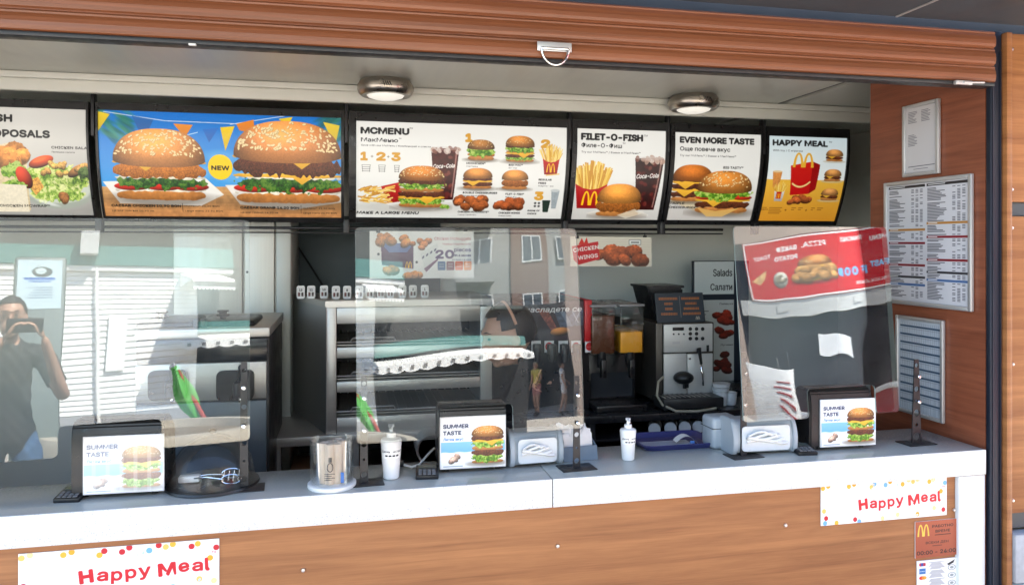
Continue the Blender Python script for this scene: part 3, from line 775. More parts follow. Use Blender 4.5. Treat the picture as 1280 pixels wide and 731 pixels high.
A.burger(80, 108, 58, [('bun', 6), ('sauce', 2), ('green', 5), ('cheese', 4), ('beef', 7), ('bun', 5), ('sauce', 2), ('green', 5), ('beef', 7), ('sauce', 2)], 11, 70, (.82, .50, .2), dome=.36)
A.greens(110, 107, 6, 3, 2)
A.text("MAKE A LARGE MENU", 1, 117, 6, BK, .03, 76, .18)
for t_, x_, y_ in (("1", 134, 22, ), ("2", 231, 27), ("3", 226, 96)): A.text(t_, x_, y_, 18, GOLD, .06, 10 if t_ != "1" else 7)
for x_, y_ in ((153, 47), (204, 46), (150, 84), (198, 84)): A.poly([(x_ - 24, y_ - 2), (x_, y_ + 3), (x_ + 22, y_ - 2), (x_ + 5, y_ - 6)], (.86, .85, .82))
A.burger(153, 46, 35, [('bun', 5), ('chicken', 5), ('green', 8)], 21, 30, (.66, .44, .22), dome=.42)
A.burger(203, 47, 38, [('bun', 4), ('green', 3), ('beef', 4), ('cheese', 3), ('bun', 3), ('green', 5), ('beef', 4)], 22, 40, (.80, .52, .24), dome=.42)
A.burger(150, 83, 38, [('bun', 4), ('beef', 5), ('cheese', 3), ('beef', 4), ('sauce', 2)], 23, 0, (.84, .55, .26), dome=.40)
A.burger(198, 83, 35, [('bun', 4), ('fish', 9), ('sauce', 3)], 24, 0, (.86, .57, .27), dome=.44)
A.fries(244, 63, 22, 40, 5); A.line(238, 64, 256, 62, 1.6, (.93, .76, .4))
A.nuggets(144, 101, 23, 9, 11, 5, (.68, .36, .17), .30); A.nuggets(195, 102, 22, 8, 10, 6, (.66, .33, .16), .32)
for t_, u_, x_, y_, w_ in (("MCCHICKEN™", "МакЧикън", 135, 51.5, 24), ("BIG MAC™", "Биг Мак", 189, 52.5, 18), ("DOUBLE CHEESEBURGER", "Двоен Чийзбургер", 132, 89.5, 44), ("FILET-O-FISH™", "Филе-О-Фиш", 187, 90.5, 24), ("CHICKEN MCNUGGETS™", "Чикън МакНъгетс", 127, 114.5, 40), ("CHICKEN WINGS", "Пилешки крила", 180, 115.5, 28)):
    A.text(t_, x_, y_, 4.2, BK, .02, w_); A.text(u_, x_, y_ + 3.6, 3.2, (.2, .2, .2), 0, w_ * .6)
A.text("REGULAR", 229, 71, 4.4, BK, .02, 17); A.text("FRIES", 229, 75.5, 4.4, BK, .02, 10); A.text("Картофки", 229, 79, 3.2, BK, 0, 20)
A.poly([(236, 97), (247, 97), (245, 113), (238, 113)], (.12, .20, .16)); A.poly([(247, 84), (258, 84), (255, 108), (249, 108)], (.62, .66, .68), tex=.1); A.ell(252, 84, 6, 2, (.78, .8, .8))
for k in range(4): A.ell(227 + 5 * (k % 2), 101 + 4 * (k // 2), 1.7, 1.5, (.3, .3, .3))
A.text("DRINK OF", 218, 112, 3.8, BK, .02, 16); A.text("CHOICE", 218, 116, 3.8, BK, .02, 12)
board("menu_board", "wide menu board reading MCMENU with numbered meal steps one two three", 436, 712, (.03, .014, .085, .05), A)
# fish
A = Art(112, 112, bg=CREAM); A.rect(0, 60, 112, 112, CREAM, (.80, .79, .77))
A.text("FILET-O-FISH", 6, 13.5, 14, BK, .045, 76); A.text("TM", 84, 8, 4.4, BK, .01); A.text("Филе-О-Фиш", 6, 23, 10, BK, .008, 50); A.text("TM", 57, 18, 3.4, BK)
A.text("Try our McMenu™ / Вземи в МакМеню™", 6, 30, 4.4, (.2, .2, .2), .008, 74)
A.cola(92, 99, 37, 64, 9, red=False); A.fries(21, 98, 40, 58, 13)
A.poly([(18, 104), (40, 98), (90, 101), (100, 106), (70, 111), (36, 110)], (.90, .88, .84))
A.burger(58, 107, 57, [('bun', 6), ('fish', 13), ('sauce', 4)], 31, 0, (.92, .60, .24), dome=.47)
A.poly([(58, 106), (80, 98), (90, 104), (70, 110)], (.88, .84, .76), .8)
board("menu_board", "menu board reading FILET-O-FISH with fries and tall cola cup", 715, 836, (.022, .016, .085, .045), A)
# even more taste
A = Art(108, 108, bg=(.94, .94, .92)); A.rect(0, 50, 108, 108, (.94, .94, .92), (.78, .76, .74))
A.text("EVEN MORE TASTE", 7, 12.5, 13, BK, .045, 92); A.text("Още повече вкус", 7, 22.5, 9.5, BK, .008, 62); A.text("Try our McMenu™ / Вземи в МакМеню™", 7, 29.5, 4.4, (.2, .2, .2), .008, 70)
A.poly([(0, 84), (30, 76), (100, 88), (96, 100), (50, 102)], (.88, .82, .70))
A.burger(25, 84, 50, [('bun', 5), ('beef', 8), ('cheese', 4), ('beef', 7), ('cheese', 4), ('beef', 4)], 41, 0, (.76, .42, .14), dome=.45)
A.burger(67, 98, 70, [('bun', 7), ('beef', 8), ('cheese', 4), ('tomato', 5), ('green', 8), ('sauce', 3)], 44, 100, (.82, .52, .22), dome=.44)
A.poly([(36, 92), (60, 96), (90, 92), (70, 103), (50, 103)], (.90, .72, .4), .85)
A.text("BIG TASTY™", 62, 43.5, 5.2, BK, .02, 25); A.text("Биг Тейсти", 62, 48, 3.6, BK, 0, 15); A.text("TRIPLE", 1, 88, 5, BK, .02, 18, .1); A.text("CHEESEBURGER", 1, 93, 5, BK, .02, 33, .1)
board("menu_board", "menu board reading EVEN MORE TASTE with two stacked burgers", 838, 954, (.020, .014, .09, .045), A)
# the children's box meal
A = Art(102, 110, bg=(.88, .94, .95)); A.rect(0, 0, 102, 58, (.86, .93, .95), (.95, .97, .96)); A.rect(0, 56, 102, 110, (.95, .74, .26), (.86, .58, .16))
A.text("HAPPY MEAL", 6, 12, 13, BK, .045, 70); A.text("TM", 78, 7, 4, BK, .01); A.text("With toy / С играчка", 6, 20, 4.8, (.25, .25, .25), .005, 38)
A.poly([(30, 38), (58, 32), (68, 36), (66, 68), (58, 74), (34, 76)], (.84, .13, .10), c1=(.76, .07, .08)); A.poly([(58, 32), (68, 36), (66, 68), (58, 74)], (.62, .06, .07))
A.arches(46, 40, 26, 19, (.95, .72, .22))
for k in range(30):
    t_ = -1 + 2 * k / 29; A.ell(46 + t_ * 11, 61 + 5 * (1 - t_ * t_) - 1 + -t_ * 1.2, 1.0, 1.1, (.98, .86, .55))
A.poly([(8, 46), (20, 46), (18, 66), (10, 66)], (.85, .56, .28), tex=.15); A.ell(14, 46, 6, 1.4, (.93, .8, .6)); A.fries(20, 84, 13, 26, 4, (.9, .88, .86), False); A.rect(16.5, 72, 23, 81, (.75, .08, .08)); A.arches(20, 80, 5, 6)
A.nuggets(48, 82, 15, 6, 7, 3, (.68, .34, .16), .36)
for y_ in (31, 57, 82):
    A.ell(86, y_ + .5, 15, 2, (.8, .75, .65), al=.6); A.burger(86, y_, 23, [('bun', 3), ('beef', 4), ('cheese', 2)], 50 + y_, 0, (.84, .58, .32), dome=.45, shadow=False)
for x_, w_ in ((0, 8), (11, 17), (40, 6), (49, 6), (66, 5), (74, 8)):
    for k in range(4 if w_ > 10 else 2): A.rect(x_, 92 + k * 2.4, x_ + w_ - (k % 2) * 2, 93 + k * 2.4, (.5, .3, .08), al=.8)
for x_ in (33, 60): A.text("+", x_, 97, 8, (.45, .26, .05), .02, align='c')
A.text("11,90", 1, 96, 4, (.4, .2, .05), 0, 9)
board("menu_board", "menu board reading HAPPY MEAL with red handled meal box on yellow", 957, 1061, (.014, .012, .095, .045), A)
# ------------------------------------------------------------------ things on the counter
def outline_round(pts, rad, n=5):
    out = []; m = len(pts)
    for i in range(m):
        p, a, c = Vector(pts[i]), Vector(pts[i - 1]), Vector(pts[(i + 1) % m])
        u, w = (a - p).normalized(), (c - p).normalized()
        r = min(rad, (a - p).length * .45, (c - p).length * .45)
        s, e = p + u * r, p + w * r
        for k in range(n + 1):
            t = k / n; out.append(tuple((s * (1 - t) ** 2 + p * 2 * t * (1 - t) + e * t * t)))
    return out
SCREENS = {}
def screen(key, label, corners, notch, yaw, tilt, bend, wave, y0=0.070):
    """corners: px left, px right, py top, py bottom (all at the bottom edge's depth); notch: px a, px b, py top"""
    pl, pr, pt, pb = corners
    a = W(pl, pb, y0); dirx = Vector((math.cos(yaw), math.sin(yaw), 0))
    wd = (xw(pr, y0) - a.x); ht = zw((pl + pr) / 2, pt, y0) - zw((pl + pr) / 2, pb, y0)
    zb = zw((pl + pr) / 2, pb, y0)
    org = Vector((a.x, y0 - math.sin(yaw) * wd * 0.85, zb))
    nrm0 = dirx.cross(Vector((0, 0, 1)))                     # towards the customers
    updir = Vector((0, 0, math.cos(tilt))) - nrm0 * math.sin(tilt)
    nrm = dirx.cross(updir)
    f = lambda u, v: org + dirx * (u * wd) + updir * (v * ht) + nrm * (bend * (4 * u * (1 - u) - .5) + wave(u, v))
    SCREENS[key] = (f, wd, ht, org, dirx, updir, nrm)
    o = thing("acrylic_screen", label, "screen", (org.x + dirx.x * wd / 2, org.y + dirx.y * wd / 2, org.z), 0, "clear acrylic screens standing on the counter")
    na, nb = (xw(notch[0], y0) - a.x) / wd, (xw(notch[1], y0) - a.x) / wd
    nt_ = (zw((notch[0] + notch[1]) / 2, notch[2], y0) - zb) / ht
    P = outline_round([(0, 0), (na * wd, 0), (na * wd, nt_ * ht), (nb * wd, nt_ * ht), (nb * wd, 0), (wd, 0), (wd, ht), (0, ht)], 0.014)
    b = bmesh.new(); face = b.faces.new([b.verts.new((p[0], 0, p[1])) for p in P])
    for k in range(1, 40):
        bmesh.ops.bisect_plane(b, geom=b.verts[:] + b.edges[:] + b.faces[:], plane_co=(wd * k / 40, 0, 0), plane_no=(1, 0, 0), dist=1e-7)
    for k in range(1, 30):
        bmesh.ops.bisect_plane(b, geom=b.verts[:] + b.edges[:] + b.faces[:], plane_co=(0, 0, ht * k / 30), plane_no=(0, 0, 1), dist=1e-7)
    r = bmesh.ops.extrude_face_region(b, geom=b.faces[:])
    for v in r['geom']:
        if isinstance(v, bmesh.types.BMVert): v.co.y -= 0.004
    b.normal_update()
    for fc in b.faces:
        fc.smooth = True; fc.material_index = 0 if abs(fc.normal.y) > .5 else 1
    for v in b.verts:
        q = f(v.co.x / wd, v.co.z / ht) - nrm * v.co.y; v.co = q - Vector(o.location)
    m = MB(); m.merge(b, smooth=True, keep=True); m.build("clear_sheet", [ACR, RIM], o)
    return o
sn = math.sin
screen("a", "large clear acrylic screen at the left end reflecting a man taking a photo", (-70, 316, 272, 562), (84, 207, 524), R(9), R(5.0), 0.0055, lambda u, v: 0.0004 * sn(5.2 * u + 1.4 * v + 1) + 0.0003 * sn(9 * v + 2 * u) + 0.0065 * (4 * v * (1 - v) - .5), 0.066)
screen("b", "middle clear acrylic screen reflecting a scalloped awning, behind white pump bottle", (446, 732, 283, 543), (547, 641, 506), R(4), R(6.3), 0.005, lambda u, v: 0.0004 * sn(7 * u + 1 + v) + 0.0003 * sn(9 * v + 5 * u) + 0.005 * (4 * v * (1 - v) - .5), 0.07)
screen("c", "bowed clear acrylic screen at the right end reflecting a red snack stall", (924, 1125, 282, 520), (1006, 1094, 483), R(3), R(5.4), 0.004, lambda u, v: 0.006 * (1 - v) ** 2 * sn(3.1 * u) + 0.00035 * sn(8 * u + 3 * v) + 0.0006 * max(0, .62 - v) * sn(26 * u + 5 * v) + 0.0005 * max(0, .5 - v) * sn(17 * v - 9 * u) + 0.002 * (4 * v * (1 - v) - .5), 0.08)

def perforated_post(px, py, top_py, label, w0=0.021, w1=0.015):
    p = Zp(px, py); hgt = (py - top_py) / FPX * ray(px, py).length * ((1.0 - CAMZ) / ray(px, py).z) / ray(px, py).length
    t = (1.0 - CAMZ) / ray(px, py).z; hgt = (py - top_py) / FPX * t
    o = thing("screen_post", label, "post", (p.x, p.y, 1.0), R(4), "black perforated posts holding the screens")
    b = MB(); n = 7; hz = hgt / n
    bm = bmesh.new()
    for k in range(n):
        z0, z1 = 0.003 + k * (hgt - .003) / n, 0.003 + (k + 1) * (hgt - .003) / n
        wa, wb = w0 + (w1 - w0) * k / n, w0 + (w1 - w0) * (k + 1) / n
        rr = min(wa, z1 - z0) * (.36 if k % 2 == 0 else .16); c = (z0 + z1) / 2; N = 16
        ring = [Vector((rr * math.cos(2 * math.pi * q / N + math.pi / 4), 0, c + rr * math.sin(2 * math.pi * q / N + math.pi / 4))) for q in range(N)]
        cor = [Vector((wb / 2, 0, z1)), Vector((-wb / 2, 0, z1)), Vector((-wa / 2, 0, z0)), Vector((wa / 2, 0, z0))]
        per = []
        for q in range(4):
            for s_ in range(4): per.append(cor[q].lerp(cor[(q + 1) % 4], s_ / 4))
        A_ = [bm.verts.new(v) for v in ring]; B_ = [bm.verts.new(v) for v in per]
        for q in range(N): bm.faces.new((A_[q], A_[(q + 1) % N], B_[(q + 1) % N], B_[q]))
    bmesh.ops.remove_doubles(bm, verts=bm.verts, dist=1e-5)
    r = bmesh.ops.extrude_face_region(bm, geom=bm.faces[:])
    for v in r['geom']:
        if isinstance(v, bmesh.types.BMVert): v.co.y += 0.004
    b.merge(bm); b.build("upright", BLACKM, o)
    b = MB(); b.box(-0.05, 0.05, -0.03, 0.035, 0.0004, 0.003, 0.001); b.build("foot_plate", BLACKM, o)
    for z_ in (.5, .8): b = MB(); b.lathe([(0, -0.014), (0.004, -0.0135), (0.006, -0.0115), (0.006, -0.0105)], (0, 0, hgt * z_), 14, 'Y'); b.build("screw", CHROME, o)
    return o
perforated_post(305, 611, 452, "black perforated post beside the clear dome cover")
perforated_post(455, 604, 470, "black perforated post between clear jar and white pump bottle")
perforated_post(721, 585, 470, "black perforated post in front of the slate blue napkin holder")
perforated_post(930, 570, 440, "black perforated post just left of the last napkin dispenser")
perforated_post(1146, 554, 449, "lone black tapered post near the wood side wall", 0.036, 0.016)

# customer displays
PRINT = print_mat("card_print", rough=0.35, base=0.95)
A = Art(80, 62); A.rect(0, 0, 80, 62, (.98, .98, .98), (.86, .93, .97)); A.rect(0, 30, 80, 45, (.52, .76, .92), (.40, .68, .90)); A.rect(0, 43, 80, 62, (.93, .96, .98), (.99, .98, .96))
for k in range(9): A.ell(4 + k * 9, 44 + (k % 2), 7, 2, (.97, .99, 1), soft=.6, al=.9)
A.text("SUMMER", 3, 13, 8.6, (.10, .16, .30), .035, 31); A.text("TASTE", 3, 21, 8.6, (.10, .16, .30), .035, 22); A.text("Летен вкус", 3, 28, 6.4, (.15, .42, .75), .01, 25)
A.nuggets(19, 50, 9, 5, 4, 3, (.80, .66, .58), .5)
A.ell(56, 58, 24, 4, (.92, .9, .86)); A.burger(58, 57, 41, [('bun', 4), ('sauce', 2), ('green', 6), ('beef', 7), ('bun', 5), ('sauce', 2), ('green', 5), ('cheese', 3), ('beef', 6), ('sauce', 2)], 61, 60, (.80, .52, .25), dome=.36)
A.rect(3, 59, 27, 59.8, (.5, .58, .66))
POSTER = None
GLARE_ART = Art(80, 62); GLARE_ART.a = A.a * .5 + np.array((.97, .97, .95), np.float32) * .5  # same card whitened: glare and reflections painted into its colours
for k in range(5): GLARE_ART.rect(8 + k * 14, 2, 12 + k * 14, 62, (.99, .99, .98), al=.22)  # pale upright streaks of painted glare
def pos(px, py, w, h, bw, bh, label, art=None, cx=0.0):
    global POSTER
    p = Zp(px, py)
    o = thing("order_terminal", label, "display", (p.x - cx, p.y + 0.012, 1.0), R(-2), "order terminals on the counter")
    prof = [(0.0, 0.012), (0.0, bh * .78), (0.006, bh * .93), (0.022, bh), (0.07, bh), (0.115, bh * .8), (0.125, 0.012)]
    b = MB(); b.prism(prof, 'X', -bw / 2, bw / 2, 0.004); b.build("casing", BLACK, o)
    for x_ in (-bw * .38, bw * .38):
        b = MB(); b.lathe([(0.008, 0.0), (0.009, 0.012)], (x_, 0.022, 0.0005), 14); b.build("foot", BLACKM, o)
    b = MB(); b.box(cx - w / 2 - .003, cx + w / 2 + .003, -0.006, -0.0005, 0.012, 0.012 + h + .005, 0.001); hol = b.build("card_holder", WHITEP, o)
    if POSTER is None or art:
        q = (art or A).sheet("promotion_card", lambda U, V: (cx - w / 2 + w * U, 0 * U - 0.0072, 0.0145 + h * (1 - V)), PRINT, hol)
        if not art: POSTER = (q, w, h)
    else:
        q = POSTER[0].copy(); COL.objects.link(q); q.parent = hol
        q.scale = (w / POSTER[1], 1, h / POSTER[2]); q.location = (cx, 0, 0.0145 - 0.0145 * h / POSTER[2])
    return o
pos(154, 623, xw(205, .07) - xw(105, .07), 70 / 514, xw(205, .07) - xw(87, .07), 0.188, "black order terminal with promotion card whitened by painted glare at the counter's left end", GLARE_ART, 0.016)
pos(592, 591, xw(632, .09) - xw(552, .09), 63 / 462, xw(634, .09) - xw(549, .09), 0.182, "black order terminal with burger card between pump bottle and napkin dispenser")
pos(1062, 563, xw(1096, .09) - xw(1031, .09), 57 / 415, xw(1098, .09) - xw(1022, .09), 0.185, "black order terminal with burger card nearest the wood side wall", None, 0.018)

def keypad(px, py, label):
    p = Zp(px, py)
    o = thing("keypad", label, "keypad", (p.x, p.y, 1.0), R(-6), "small black keypads on the counter")
    M_ = Matrix.Rotation(R(9), 4, 'X')
    b = MB(); b.box(-0.030, 0.030, -0.035, 0.035, 0.004, 0.016, 0.003, M=M_); b.build("case", BLACK, o)
    b = MB(); b.box(-0.024, 0.024, 0.012, 0.029, 0.0162, 0.0175, M=M_); b.build("window", mat("lcd_grey", (0.10, 0.12, 0.11), 0.15, 0, 0.1), o)
    b = MB()
    for i in range(4):
        for j in range(3): b.box(-0.023 + i * 0.012, -0.014 + i * 0.012, -0.030 + j * 0.012, -0.022 + j * 0.012, 0.0162, 0.0185, 0.0006, M=M_)
    b.build("keys", mat("key_grey", (0.16, 0.16, 0.165), 0.5), o)
keypad(91, 622, "small black keypad at the foot of the leftmost order terminal")
keypad(534, 594, "small black keypad beside the pump bottle and the middle order terminal")
keypad(1003, 565, "small black keypad between right napkin dispenser and order terminal")

def pump(px, py, h, label, t1, t2):
    p = Zp(px, py)
    o = thing("pump_bottle", label, "bottle", (p.x, p.y, 1.0), 0, "white pump bottles on the counter")
    k = h / 0.14
    b = MB(); b.lathe([(0, 0.0006), (0.018, 0.0006), (0.020, 0.003), (0.0215, 0.03), (0.0255, 0.085), (0.0265, 0.098), (0.024, 0.103), (0.012, 0.106), (0.010, 0.107)], (0, 0, 0), 36)
    b.build("bottle", WHITEP, o)
    b = MB(); b.lathe([(0.012, 0.107), (0.012, 0.118), (0.005, 0.120), (0.004, 0.132), (0.008, 0.133), (0.008, 0.139), (0, 0.141)], (0, 0, 0), 24)
    b.tube([(0, 0, 0.136), (-0.004, -0.018, 0.137), (-0.005, -0.028, 0.132)], [0.0045, 0.0035, 0.003], 8); b.build("pump_head", WHITEP, o)
    a_ = Art(40, 16, 6, (.97, .97, .96)); a_.text(t1, 2, 7, 6.6, (.08, .08, .1), .02, 36); [a_.rect(9 + k * 6, 10.5, 13.6 + k * 6, 13, (.12, .12, .14)) for k in range(4)]
    def fn(U, V):
        an = R(-90) + (U - .5) * R(150); r = 0.0247 - 0.0018 * V + 0.0006
        return (r * np.cos(an), r * np.sin(an), 0.084 - 0.028 * V)
    a_.sheet("label", fn, PRINT, o)
    o.scale = (1.03 * k, 1.03 * k, k)
pump(489, 597, 0.143, "white pump bottle with black lettering left of the middle order terminal", "Дезинфектант", "за ръце")
pump(785, 574, 0.120, "white pump bottle with black lettering in front of the blue tray", "Дезинфектант", "за ръце")

# clear jar
p = Zp(415, 607)
o = thing("clear_jar", "clear round acrylic jar on white disc holding a paper roll", "jar", (p.x, p.y, 1.0))
b = MB(); b.lathe([(0, 0.0005), (0.060, 0.0005), (0.061, 0.003), (0.061, 0.010), (0.058, 0.012), (0, 0.012)], (0, 0, 0), 48); b.build("base", WHITEP, o)
b = MB(); b.lathe([(0.054, 0.0125), (0.0555, 0.122), (0.053, 0.122), (0.0515, 0.0125)], (0, 0, 0), 48, cap=False); j = b.build("wall", ACR2, o)
a_ = Art(14, 24, 6, (.66, .58, .5))
jar_rolls = MB()
p2 = o
rol = thing("paper_roll", "rolled tan paper standing inside the clear round jar", "paper", (p.x, p.y, 1.0125))
b = MB(); g = random.Random(2)
for k in range(7):
    a = 2 * math.pi * k / 7; b.lathe([(0.0125, 0.0), (0.0125, 0.098 + g.uniform(-.006, .006)), (0.009, 0.099)], (0.022 * math.cos(a), 0.022 * math.sin(a), 0), 12)
b.build("sleeves", mat("kraft_sleeve", srgb(186, 168, 150), 0.7, 0, 0.12, 30), rol)
b = MB()
b.tube([(-0.004 + 0.007 * math.cos(t), -0.0365, 0.045 + 0.011 * math.sin(t)) for t in np.linspace(0, 2 * math.pi, 14)], 0.0012, 6)
for k in range(4): b.box(-0.018, 0.008 - (k % 2) * .008, -0.0372, -0.0362, 0.028 - k * 0.005, 0.0295 - k * 0.005)
b.box(-0.008, 0.000, -0.0372, -0.0362, 0.058, 0.070)
b.build("stamp", INK, rol)
b = MB(); b.box(0.022, 0.030, -0.034, -0.030, 0.004, 0.03, 0.001); b.build("blue_tab", mat("blue_tab", (0.03, 0.2, 0.7), 0.5), rol)

# dome cover
p = Zp(265, 606)
o = thing("dome_cover", "clear dome cover over serving tongs on a black disc", "dome cover", (p.x, p.y + 0.01, 1.0))
b = MB(); b.lathe([(0, 0.0006), (0.112, 0.0006), (0.116, 0.003), (0.114, 0.008), (0, 0.008)], (0, 0, 0), 56); b.build("base", BLACK, o)
b = MB(); b.lathe([(0.104, 0.0085), (0.103, 0.035), (0.094, 0.07), (0.072, 0.102), (0.04, 0.122), (0.0, 0.130)], (0, 0, 0), 56, cap=False); d_ = b.build("dome", ACR2, o)
b = MB(); b.ball((0, 0, 0.137), (0.010, 0.010, 0.007), 16); b.build("knob", BLACK, d_)
o = thing("serving_tongs", "steel serving tongs with white handle lying under the clear dome", "tongs", (p.x, p.y + 0.01, 1.0085))
b = MB()
for s_ in (-1, 1):
    b.tube([(-0.06, s_ * 0.004, 0.01), (-0.01, s_ * 0.012 - .01, 0.016), (0.03, s_ * 0.02 - .02, 0.014)], 0.0022, 8)
    b.tube([(0.05 + 0.024 * math.cos(a), s_ * 0.006 - 0.025, 0.016 + 0.012 * math.sin(a) * s_ + s_ * .006) for a in np.linspace(0, 2 * math.pi, 20)], 0.0018, 6)
for k in range(4): b.tube([(0.03 + k * .012, -0.032, 0.006), (0.034 + k * .012, -0.03, 0.032)], 0.0012, 6)
b.build("tong_arms", CHROME, o)
b = MB(); b.box(-0.082, -0.03, -0.012, 0.012, 0.001, 0.018, 0.004); b.build("handle", WHITEP, o)

# napkin dispensers
def napkins(px, py, w, h, label, rz=0):
    p = Zp(px, py)
    o = thing("napkin_dispenser", label, "napkin dispenser", (p.x, p.y, 1.0), rz, "grey napkin dispensers on the counter")
    d = 0.10
    prof = outline_round([(0, 0.004), (-0.004, h * .55), (0.012, h), (d * .8, h), (d, h * .7), (d, 0.004)], 0.02)
    b = MB(); b.prism(prof, 'X', -w / 2, w / 2, 0.003, smooth=True); b.build("drum", GREYP, o)
    for s_ in (-1, 1):
        b = MB(); pr2 = outline_round([(-0.006, 0.001), (-0.010, h * .58), (0.010, h + .004), (d * .82, h + .004), (d + .004, h * .7), (d + .004, 0.001)], 0.022)
        b.prism(pr2, 'X', s_ * w / 2 - 0.007, s_ * w / 2 + 0.007, 0.002, smooth=True); b.build("end_cap", GREYP, o)
    b = MB(); prof3 = outline_round([(-w * .40, h * .14), (w * .40, h * .14), (w * .40, h * .86), (-w * .40, h * .86)], 0.012)
    b.prism([(x, z) for x, z in prof3], 'Y', -0.0095, -0.0052, 0.001); f_ = b.build("faceplate", mat("dispenser_face", srgb(206, 212, 216), 0.3, 0, 0.03), o)
    b = MB(); g = random.Random(int(px))
    for k in range(5):
        z0 = h * (.36 + .06 * k)
        P = [[(-w * .34 + w * .68 * u / 10 * (1 - .1 * k), -0.011 - .008 * sn(3.1 * v / 4) - 0.003 * k * (v / 4) + 0.002 * sn(u * 1.3 + k), z0 + h * .10 * (v / 4) + h * .06 * sn(u * .5 + k * 1.3)) for v in range(5)] for u in range(11)]
        b.quadmesh(P, True)
    b.build("napkin_folds", PAPER, o)
napkins(671, 583, xw(701, .12) - xw(640, .12), 0.094, "grey napkin dispenser in the middle beside the slate blue napkin holder", R(3))
napkins(956, 568, xw(991, .1) - xw(918, .1), 0.102, "grey napkin dispenser between last perforated post and small keypad", R(-2))
# open napkin holder
p = Zp(727, 577)
o = thing("napkin_holder", "slate blue open holder stuffed with loose white napkins", "napkin holder", (p.x, p.y + 0.02, 1.0), R(4))
b = MB(); b.prism([(-0.012, 0.001), (-0.004, 0.040), (0.0, 0.040), (0.0, 0.006), (0.07, 0.006), (0.075, 0.07), (0.082, 0.07), (0.082, 0.001)], 'X', -0.052, 0.052)
b.prism([(0.0, 0.006), (0.0, 0.04), (0.075, 0.07), (0.072, 0.006)], 'X', -0.052, -0.048); b.prism([(0.0, 0.006), (0.0, 0.04), (0.075, 0.07), (0.072, 0.006)], 'X', 0.048, 0.052)
b.build("tray", mat("slate_plastic", srgb(92, 112, 130), 0.4, 0, 0.08), o)
b = MB(); g = random.Random(5)
for k in range(12):
    y_ = 0.008 + k * 0.005; a = g.uniform(-.12, .12)
    P = [[(-0.044 + 0.088 * u / 8 + g.uniform(-.002, .002), y_ + 0.003 * sn(u + k) + 0.02 * (v / 5) ** 2 * g.uniform(.2, 1), 0.008 + (0.076 + g.uniform(-.014, .006)) * v / 5 + a * .05 * (u - 4) / 4) for v in range(6)] for u in range(9)]
    b.quadmesh(P, True)
b.build("napkin_bundle", PAPER, o)
# pale box beyond the post
p = Zp(912, 561)
o = thing("paper_box", "pale grey box with rounded front standing left of the last perforated post", "box", (p.x - .01, p.y, 1.0), R(2))
b = MB(); b.box(-0.045, 0.045, 0, 0.075, 0.0006, 0.096, 0.012, 3); b.build("casing", GREYP, o)
b = MB(); b.box(-0.046, 0.046, -0.001, 0.076, 0.062, 0.064); b.build("lid_seam", DARK, o)

# blue tray with a leaflet and a packet
a0, a1 = Zp(806, 566), Zp(906, 563)
tw = a1.x - a0.x
o = thing("serving_tray", "dark blue serving tray lying behind the right white pump bottle", "tray", ((a0.x + a1.x) / 2, a0.y, 1.0), R(0))
TRAYB = mat("tray_blue", srgb(46, 50, 104), 0.4, 0, 0.1, 20)
b = MB(); hw = tw / 2; dp = 0.17
P = []
for ins, z_ in ((0.0, 0.016), (-0.003, 0.018), (-0.006, 0.016), (-0.014, 0.004), (-0.016, 0.003)):
    P.append([(x, y, z_) for x, y in outline_round([(-hw - ins, -ins), (hw + ins, -ins), (hw + ins, dp + ins), (-hw - ins, dp + ins)], 0.03)])
vs = b.quadmesh(P, True, True); b._tag([b.bm.faces.new(vs[-1])])
P = [[(x, y, z_) for x, y in outline_round([(-hw - ins, -ins), (hw + ins, -ins), (hw + ins, dp + ins), (-hw - ins, dp + ins)], 0.03)] for ins, z_ in ((0.0, 0.016), (-0.012, 0.0005))]
vs = b.quadmesh(P, True, True); b._tag([b.bm.faces.new(vs[-1])])
b.build("tray", TRAYB, o)
ly = a0.y
tl = thing("paper_leaflet", "flat printed paper leaflet lying on the blue serving tray", "leaflet", ((a0.x + a1.x) / 2 - 0.03, ly + 0.07, 1.0045))
a_ = Art(80, 30, 3, (.70, .74, .80)); [a_.rect(4, 4 + k * 4, 76 - (k * 13) % 20, 5.4 + k * 4, (.35, .38, .5)) for k in range(6)]
a_.sheet("leaflet_print", lambda U, V: ((U - .5) * .17, .03 - .08 * V, 0.0006 + 0 * U), PRINT, tl)
pk = thing("napkin_packet", "small white curved packet with blue print on the blue tray", "packet", ((a0.x + a1.x) / 2 + 0.035, ly + 0.055, 1.005), R(-6))
P = [[(-0.036 + 0.072 * u / 10, v * 0.012 - 0.018, 0.026 * sn(math.pi * min(1, u / 10 * .9 + .1)) + 0.001) for v in range(4)] for u in range(11)]
b = MB(); b.quadmesh(P, True); b.build("sleeve", PAPER, pk)
b = MB(); b.box(0.006, 0.020, -0.0225, -0.0185, 0.006, 0.014, 0.001); b.build("blue_print", mat("blue_print", (0.08, 0.2, 0.5), 0.5), pk)

# white power cord by the middle terminal
p = Zp(520, 588)
o = thing("power_cord", "white power cord curling between pump bottle and middle order terminal", "cord", (p.x, p.y + .02, 1.0))
b = MB(); b.tube([(-.035, .03, .006), (-.01, .0, .005), (.01, -.005, .012), (.035, .02, .03), (.06, .07, .034)], .0032, 8); b.build("cord", WHITEP, o)
b = MB(); b.box(-.055, -.03, .02, .04, .0006, .016, .003); b.build("plug", BLACK, o)
